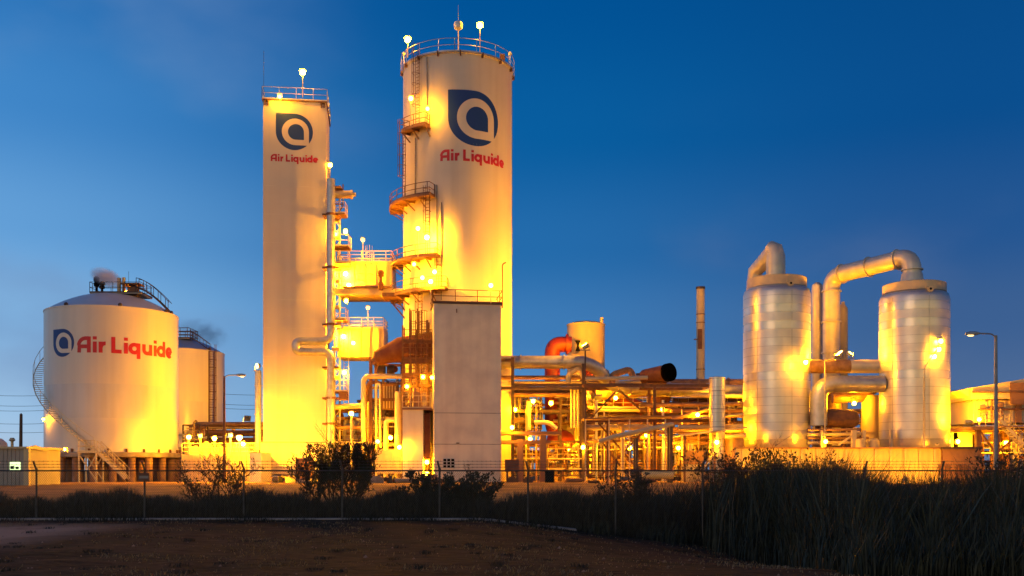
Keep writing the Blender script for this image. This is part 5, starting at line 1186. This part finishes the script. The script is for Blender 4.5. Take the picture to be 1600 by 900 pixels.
sg = thing('fence_sign', 'small faded warning plate wired to the fence below the largest tank', 'sign', (sx, FY-.07, 1.3)); part('plate', MB().box(sx-.19, sx+.19, FY-.075, FY-.06, 1.37, 1.66), 'steel_rust_shade', sg); part('message_panel', MB().box(sx-.16, sx+.16, FY-.082, FY-.0755, 1.47, 1.56), 'concrete', sg)
# kerb-like concrete mow strip under the fence
b = MB(); n_ = 60; vs = []
for i in range(n_+1):
    x = xa + (X(900, FY)-xa)*i/n_; z = gz(x, FY); vs += [(x, FY-.3, z+.01), (x, FY-.28, z+.07), (x, FY+.25, z+.07), (x, FY+.27, z+.01)]
b.add(vs, [(4*i+j, 4*i+j+1, 4*i+5+j, 4*i+4+j) for i in range(n_) for j in range(3)]); struct('path', b, 'concrete')

# ---------------------------------------------------------------- grasses, reeds and shrubs
rg = np.random.default_rng(4)
def blades(name, pts, h, w, lean, m, label, cat='grass'):
    """pts (n,3) roots; h heights; one bent blade each: quad + quad + tip"""
    n = len(pts); a = rg.uniform(0, 2*np.pi, n); side = np.stack([np.cos(a), np.sin(a), np.zeros(n)], 1)
    la = rg.uniform(0, 2*np.pi, n); ld = np.stack([np.cos(la), np.sin(la), np.zeros(n)], 1)*(rg.uniform(.1, 1, n)*lean)[:, None] + np.array([.12, 0, 0])*lean
    w = w*rg.uniform(.6, 1.3, n); V = np.zeros((n, 7, 3)); z = np.array([0, 0, 1.0])
    for k, (f, ww) in enumerate(((0, .8), (.45, 1.0), (.8, .7))):
        c = pts + ld*(h*f*f)[:, None] + z*(h*f)[:, None]*(1-.1*f); V[:, 2*k] = c - side*(w*ww/2)[:, None]; V[:, 2*k+1] = c + side*(w*ww/2)[:, None]
    V[:, 6] = pts + ld*h[:, None] + z*(h*.93)[:, None]
    idx = np.arange(n)[:, None]*7; F_ = np.concatenate([np.stack([idx[:, 0]+i for i in q], 1) for q in ((0, 1, 3, 2), (2, 3, 5, 4))]); T_ = np.stack([idx[:, 0]+4, idx[:, 0]+5, idx[:, 0]+6], 1)
    me = bpy.data.meshes.new(name); me.vertices.add(n*7); me.vertices.foreach_set('co', V.reshape(-1))
    nl = len(F_)*4 + len(T_)*3; me.loops.add(nl); me.loops.foreach_set('vertex_index', np.concatenate([F_.reshape(-1), T_.reshape(-1)]).astype(np.int32))
    me.polygons.add(len(F_)+len(T_)); st = np.concatenate([np.arange(len(F_))*4, len(F_)*4+np.arange(len(T_))*3]); me.polygons.foreach_set('loop_start', st.astype(np.int32))
    me.update(calc_edges=True); me.materials.append(M[m]); o = bpy.data.objects.new(name, me); C.objects.link(o); o['kind'] = 'stuff'; o['label'] = label; o['category'] = cat; return o
vgz = np.vectorize(gz)
def ypx_to_h(px, Y, py): return EYE + (HZ-py)/F*Y
def clumpy(x, y, s=1.0): return .5+.25*np.sin(x*1.3*s+1)+.2*np.sin(x*3.1*s+y*.7)+.15*np.sin(y*1.9*s+x*.5)
# tall dark grass band behind the fence
n = 26000; px = rg.uniform(-30, 1120, n); Y = rg.uniform(35.6, 44, n); x = (px-800)/F*Y; g0 = vgz(x, Y)
tgt = EYE - (30 + 9*np.sin(px/37) + 5*np.sin(px/11) - 8*np.clip((px-850)/150, 0, 1))/F*Y
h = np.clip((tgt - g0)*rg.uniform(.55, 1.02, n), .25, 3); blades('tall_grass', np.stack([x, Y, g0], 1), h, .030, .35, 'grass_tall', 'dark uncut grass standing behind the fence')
# straw-coloured grass at the yard's edge
n = 9000; px = rg.uniform(-30, 1150, n); Y = rg.uniform(46, 58, n); x = (px-800)/F*Y; g0 = vgz(x, Y)
h = rg.uniform(.15, .55, n)*clumpy(x, Y)*1.1; blades('dry_grass', np.stack([x, Y, g0], 1), h, .03, .4, 'straw', 'dry straw-coloured grass lit orange beyond the fence')
# reed bed
n = 95000; px = rg.uniform(830, 1720, n); Y = rg.uniform(17, 44, n)**1; EX, EY = [830, 1000, 1080, 1150, 1240, 1330], [36, 35.4, 34.6, 31.5, 24.5, 16.5]; edge = np.interp(px, EX, EY) + rg.normal(0, .9, n) + .8*np.sin(px/17)
ok = Y > edge; px, Y = px[ok], Y[ok]; n = len(px)
x = (px-800)/F*Y; g0 = vgz(x, Y)
top = np.interp(px, [830, 900, 1000, 1070, 1130, 1200, 1290, 1340, 1380, 1440, 1500, 1560, 1600, 1720], [768, 765, 758, 748, 728, 708, 704, 728, 752, 746, 738, 722, 728, 724])
top = top + 8*np.sin(px/9.0) + 6*np.sin(px/23.0+Y)
zt_ = EYE + (HZ-top)/F*Y*np.clip(34/Y, .8, 1.5); ramp_ = .22+.78*np.clip((Y-edge[ok])/7, 0, 1); h = np.clip((zt_ - g0)*rg.beta(4, 2, n)*1.14*ramp_, .25, 4)
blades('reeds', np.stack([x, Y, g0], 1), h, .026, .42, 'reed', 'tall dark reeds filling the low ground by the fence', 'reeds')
n = 3200; px = rg.uniform(870, 1680, n); Y = rg.uniform(18, 40, n); ok = Y > np.interp(px, EX, EY)+3; px, Y = px[ok], Y[ok]; n = len(px); x = (px-800)/F*Y; g0 = vgz(x, Y)
zt_ = EYE + (HZ-np.interp(px, [830, 1000, 1140, 1290, 1380, 1500, 1700], [768, 748, 706, 708, 748, 738, 724]))/F*Y*np.clip(34/Y, .8, 1.5); h = np.clip((zt_-g0)*rg.uniform(.55, 1.12, n), .5, 4)
blades('lit_reeds', np.stack([x, Y, g0], 1), h, .03, .5, 'reed_lit', 'bent reed leaves coloured as if catching light, scattered through the dark bed', 'reeds')
n = 900; px = rg.uniform(-30, 900, n); Y = rg.uniform(35.7, 39, n); x = (px-800)/F*Y; g0 = vgz(x, Y); blades('pale_weeds', np.stack([x, Y, g0], 1), rg.uniform(.5, 1.15, n), .022, .5, 'reed_lit', 'paler weed stalks in the dark grass behind the fence')
n = 900; px = rg.uniform(1100, 1640, n); Y = rg.uniform(28, 40, n); x = (px-800)/F*Y; g0 = vgz(x, Y); zt_ = EYE + (HZ-rg.uniform(702, 745, n))/F*Y
blades('tall_stalks', np.stack([x, Y, g0], 1), zt_-g0, .03, .3, 'reed', 'taller reed stalks rising over the fence top', 'reeds')
# sparse turf in front
n = 16000; Y = 15.8 + rg.uniform(0, 1, n)**1.0*18.5; px = rg.uniform(-40, 1500, n); x = (px-800)/F*Y; g0 = vgz(x, Y); k = clumpy(x, Y, .8) + .3*np.sin(x*.9+Y*2.3); ok = (k + rg.uniform(-.35, .35, n) > .62) & ((px > 140) | (Y < 20) | (Y > 30))
x, Y, g0, px = x[ok], Y[ok], g0[ok], px[ok]; blades('turf', np.stack([x, Y, g0], 1), rg.uniform(.02, .07, len(x)), .02, .9, 'straw', 'sparse short dry turf on the bare ground')
n = 5000; px = rg.uniform(-40, 1050, n); Y = rg.uniform(34.0, 35.6, n); x = (px-800)/F*Y; g0 = vgz(x, Y); blades('fence_grass', np.stack([x, Y, g0], 1), rg.uniform(.08, .4, n)*clumpy(x, Y), .02, .6, 'grass_tall', 'ragged grass along the foot of the fence')

def shrub(label, px0, px1, pytop, Y, seed, nst, nleaf, mat_, kind='shrub', upright=.6, leafl=.13, leafw=.035, density_low=.15, cat='shrub'):
    rnd = random.Random(seed); cx = X((px0+px1)/2, Y); g0 = gz(cx, Y); W_ = X(px1, Y)-X(px0, Y); H = Z(pytop, Y)-g0
    t = thing(kind, label, cat, (cx, Y, g0)); st = MB(); tips = []
    def grow(p, d, L, r, lev):
        n_ = 5; q = [p]
        for i in range(n_):
            d = (d + Vector((rnd.gauss(0, .12), rnd.gauss(0, .12), .10*upright))).normalized(); p = p + d*L/n_; q.append(p)
            if lev < 3 and i >= 1:
                for _ in range(rnd.choice((1, 1, 2))):
                    s_ = Vector((rnd.gauss(0, 1), rnd.gauss(0, 1), rnd.gauss(.3, .5))).normalized(); grow(p, (d*upright + s_*.75).normalized(), L*rnd.uniform(.36, .58), r*.5, lev+1)
            if lev >= 1: tips.append((p, d, lev))
        st.tube(q, [r*(1-.75*i/n_) for i in range(n_+1)], 5 if lev < 2 else 3, False)
    for i in range(nst):
        a = rnd.uniform(0, 6.28); f = i/max(1, nst-1)*2-1 if nst > 1 else 0
        d = Vector((f*W_/2/H*1.1 + rnd.gauss(0, .08), rnd.gauss(0, .25), 1)); L = H*rnd.uniform(.62, .86)*(1-.25*abs(f))
        grow(Vector((cx + f*W_*.14, Y+rnd.gauss(0, .1), g0)), d.normalized(), L, .045, 0)
    part('stems', st, 'bark', t)
    sel = [rnd.choice(tips) for _ in range(nleaf)]; V = []; F_ = []; lim = Z(pytop, Y)
    for p, d, lev in sel:
        c = p + Vector((rnd.gauss(0, .045), rnd.gauss(0, .045), rnd.gauss(0, .045)))
        if c.z > lim or c.z < g0+.1: continue
        dd = (d + Vector((rnd.gauss(0, .5), rnd.gauss(0, .5), rnd.gauss(.25, .4)))).normalized(); s_ = dd.cross(Vector((rnd.gauss(0, 1), rnd.gauss(0, 1), rnd.gauss(0, 1)))).normalized()*leafw*rnd.uniform(.6, 1.2); l = dd*leafl*rnd.uniform(.6, 1.3); o_ = len(V)
        V += [c, c+l*.5+s_, c+l, c+l*.5-s_]; F_.append((o_, o_+1, o_+2, o_+3))
    b = MB(); b.v = [tuple(v) for v in V]; b.f = F_; me = mkmesh('foliage', b, mat_, (cx, Y, g0), False, False)
    o = bpy.data.objects.new('foliage', me); C.objects.link(o); o.parent = t; return t
shrub('dark bushy shrub standing alone before the foot of the square tower', 480, 582, 694, 38, 1, 12, 9500, 'leaf', leafl=.14, leafw=.02, upright=.9)
shrub('thin half-bare bush behind the fence under the street lamp', 292, 385, 716, 39, 2, 9, 1500, 'leaf_dry', upright=.7, leafl=.1, leafw=.025)
shrub('ragged dark bush in front of the box tower, near its vent', 640, 700, 738, 37.5, 3, 7, 3500, 'leaf', leafl=.12)
shrub('spreading dark bush in front of the box tower, further along the fence', 700, 765, 738, 38, 4, 8, 3500, 'leaf', leafl=.12)
shrub('small weedy bush below the crossed braces of the racks', 960, 1010, 738, 38, 5, 6, 1500, 'leaf_dry', leafl=.12)
shrub('round leafy bush among the reeds at the end of the racks', 1120, 1200, 703, 40, 6, 9, 6500, 'leaf_dry', leafl=.12)
shrub('leafy bush among the reeds before the nearer clad vessel', 1215, 1290, 702, 40, 8, 9, 5500, 'leaf_dry', leafl=.12)
shrub('small bush among the reeds between the two leafy ones', 1295, 1345, 716, 39, 9, 6, 2500, 'leaf', leafl=.12)
shrub('scrubby bush by the reeds before the steel stair', 1540, 1600, 705, 36, 12, 7, 2500, 'leaf', leafl=.14)

cn = 90; cY = rg.uniform(16.5, 33, cn); cpx = rg.uniform(-20, 1250, cn); cX = (cpx-800)/F*cY; rep = 45
x = np.repeat(cX, rep)+rg.normal(0, .09, cn*rep); Y = np.repeat(cY, rep)+rg.normal(0, .09, cn*rep); h = np.repeat(rg.uniform(.04, .11, cn), rep)*rg.uniform(.5, 1.1, cn*rep)
blades('weed_tufts', np.stack([x, Y, vgz(x, Y)], 1), h, .012, .8, 'grass_tall', 'scattered low weed tufts on the bare ground')
b = MB(); rnd = random.Random(9)
for i in range(380):
    Y = rnd.uniform(16, 34); x = X(rnd.uniform(-20, 1300), Y); s_ = rnd.uniform(.008, .03)*(1 if rnd.random() < .93 else 2); z = gz(x, Y)
    b.add([(x-s_, Y, z), (x, Y-s_*.7, z), (x+s_*1.1, Y+.2*s_, z), (x, Y+s_, z), (x+.1*s_, Y, z+s_*1.1)], [(0, 1, 4), (1, 2, 4), (2, 3, 4), (3, 0, 4)])
struct('gravel', b, 'pile', 'stuff', False)

# ---------------------------------------------------------------- steam from the tank vents
def steam(name, px0, px1, py0, py1, Y, dens, col, label, seed, tilt):
    a, b = P(px0, py1, Y), P(px1, py0, Y); c = (a+b)/2; mb = MB().ball(c, 1, 16, (b.x-a.x)/2, 1.6, (b.z-a.z)/2)
    m = bpy.data.materials.new(name); m.use_nodes = True; nt = m.node_tree; N = nt.nodes; L = nt.links; N.remove(N['Principled BSDF'])
    pv = N.new('ShaderNodeVolumePrincipled'); pv.inputs['Color'].default_value = col; pv.inputs['Anisotropy'].default_value = 0.2; L.new(pv.outputs[0], N['Material Output'].inputs['Volume'])
    tc = N.new('ShaderNodeTexCoord'); mp = N.new('ShaderNodeMapping'); L.new(tc.outputs['Generated'], mp.inputs[0]); mp.inputs['Location'].default_value = (-.5, -.5, -.5)
    ln = N.new('ShaderNodeVectorMath'); ln.operation = 'LENGTH'; L.new(mp.outputs[0], ln.inputs[0])
    fo = N.new('ShaderNodeMapRange'); fo.inputs[1].default_value = .5; fo.inputs[2].default_value = .12; L.new(ln.outputs['Value'], fo.inputs[0])
    nz = N.new('ShaderNodeTexNoise'); nz.inputs['Scale'].default_value = .8; nz.inputs['Detail'].default_value = 4; L.new(tc.outputs['Object'], nz.inputs['Vector'])
    nr = N.new('ShaderNodeMapRange'); nr.inputs[1].default_value = .32; nr.inputs[2].default_value = .58; L.new(nz.outputs[0], nr.inputs[0])
    mu = N.new('ShaderNodeMath'); mu.operation = 'MULTIPLY'; L.new(fo.outputs[0], mu.inputs[0]); L.new(nr.outputs[0], mu.inputs[1])
    m2 = N.new('ShaderNodeMath'); m2.operation = 'MULTIPLY'; L.new(mu.outputs[0], m2.inputs[0]); m2.inputs[1].default_value = dens; L.new(m2.outputs[0], pv.inputs['Density'])
    M[name] = m; o = solo(name, mb, m, label, 'steam', loc=tuple(c)); o['kind'] = 'stuff'; o.rotation_euler = (0, tilt, 0); return o
steam('steam', 138, 194, 418, 449, 104.5, 2.6, (.97, .93, .93, 1), 'pinkish steam drifting from the vent of the largest tank', 1, R(22))
steam('smoke', 268, 362, 496, 548, 150, .5, (.16, .22, .34, 1), 'dark bluish vapour drifting behind the second tank', 2, R(12))
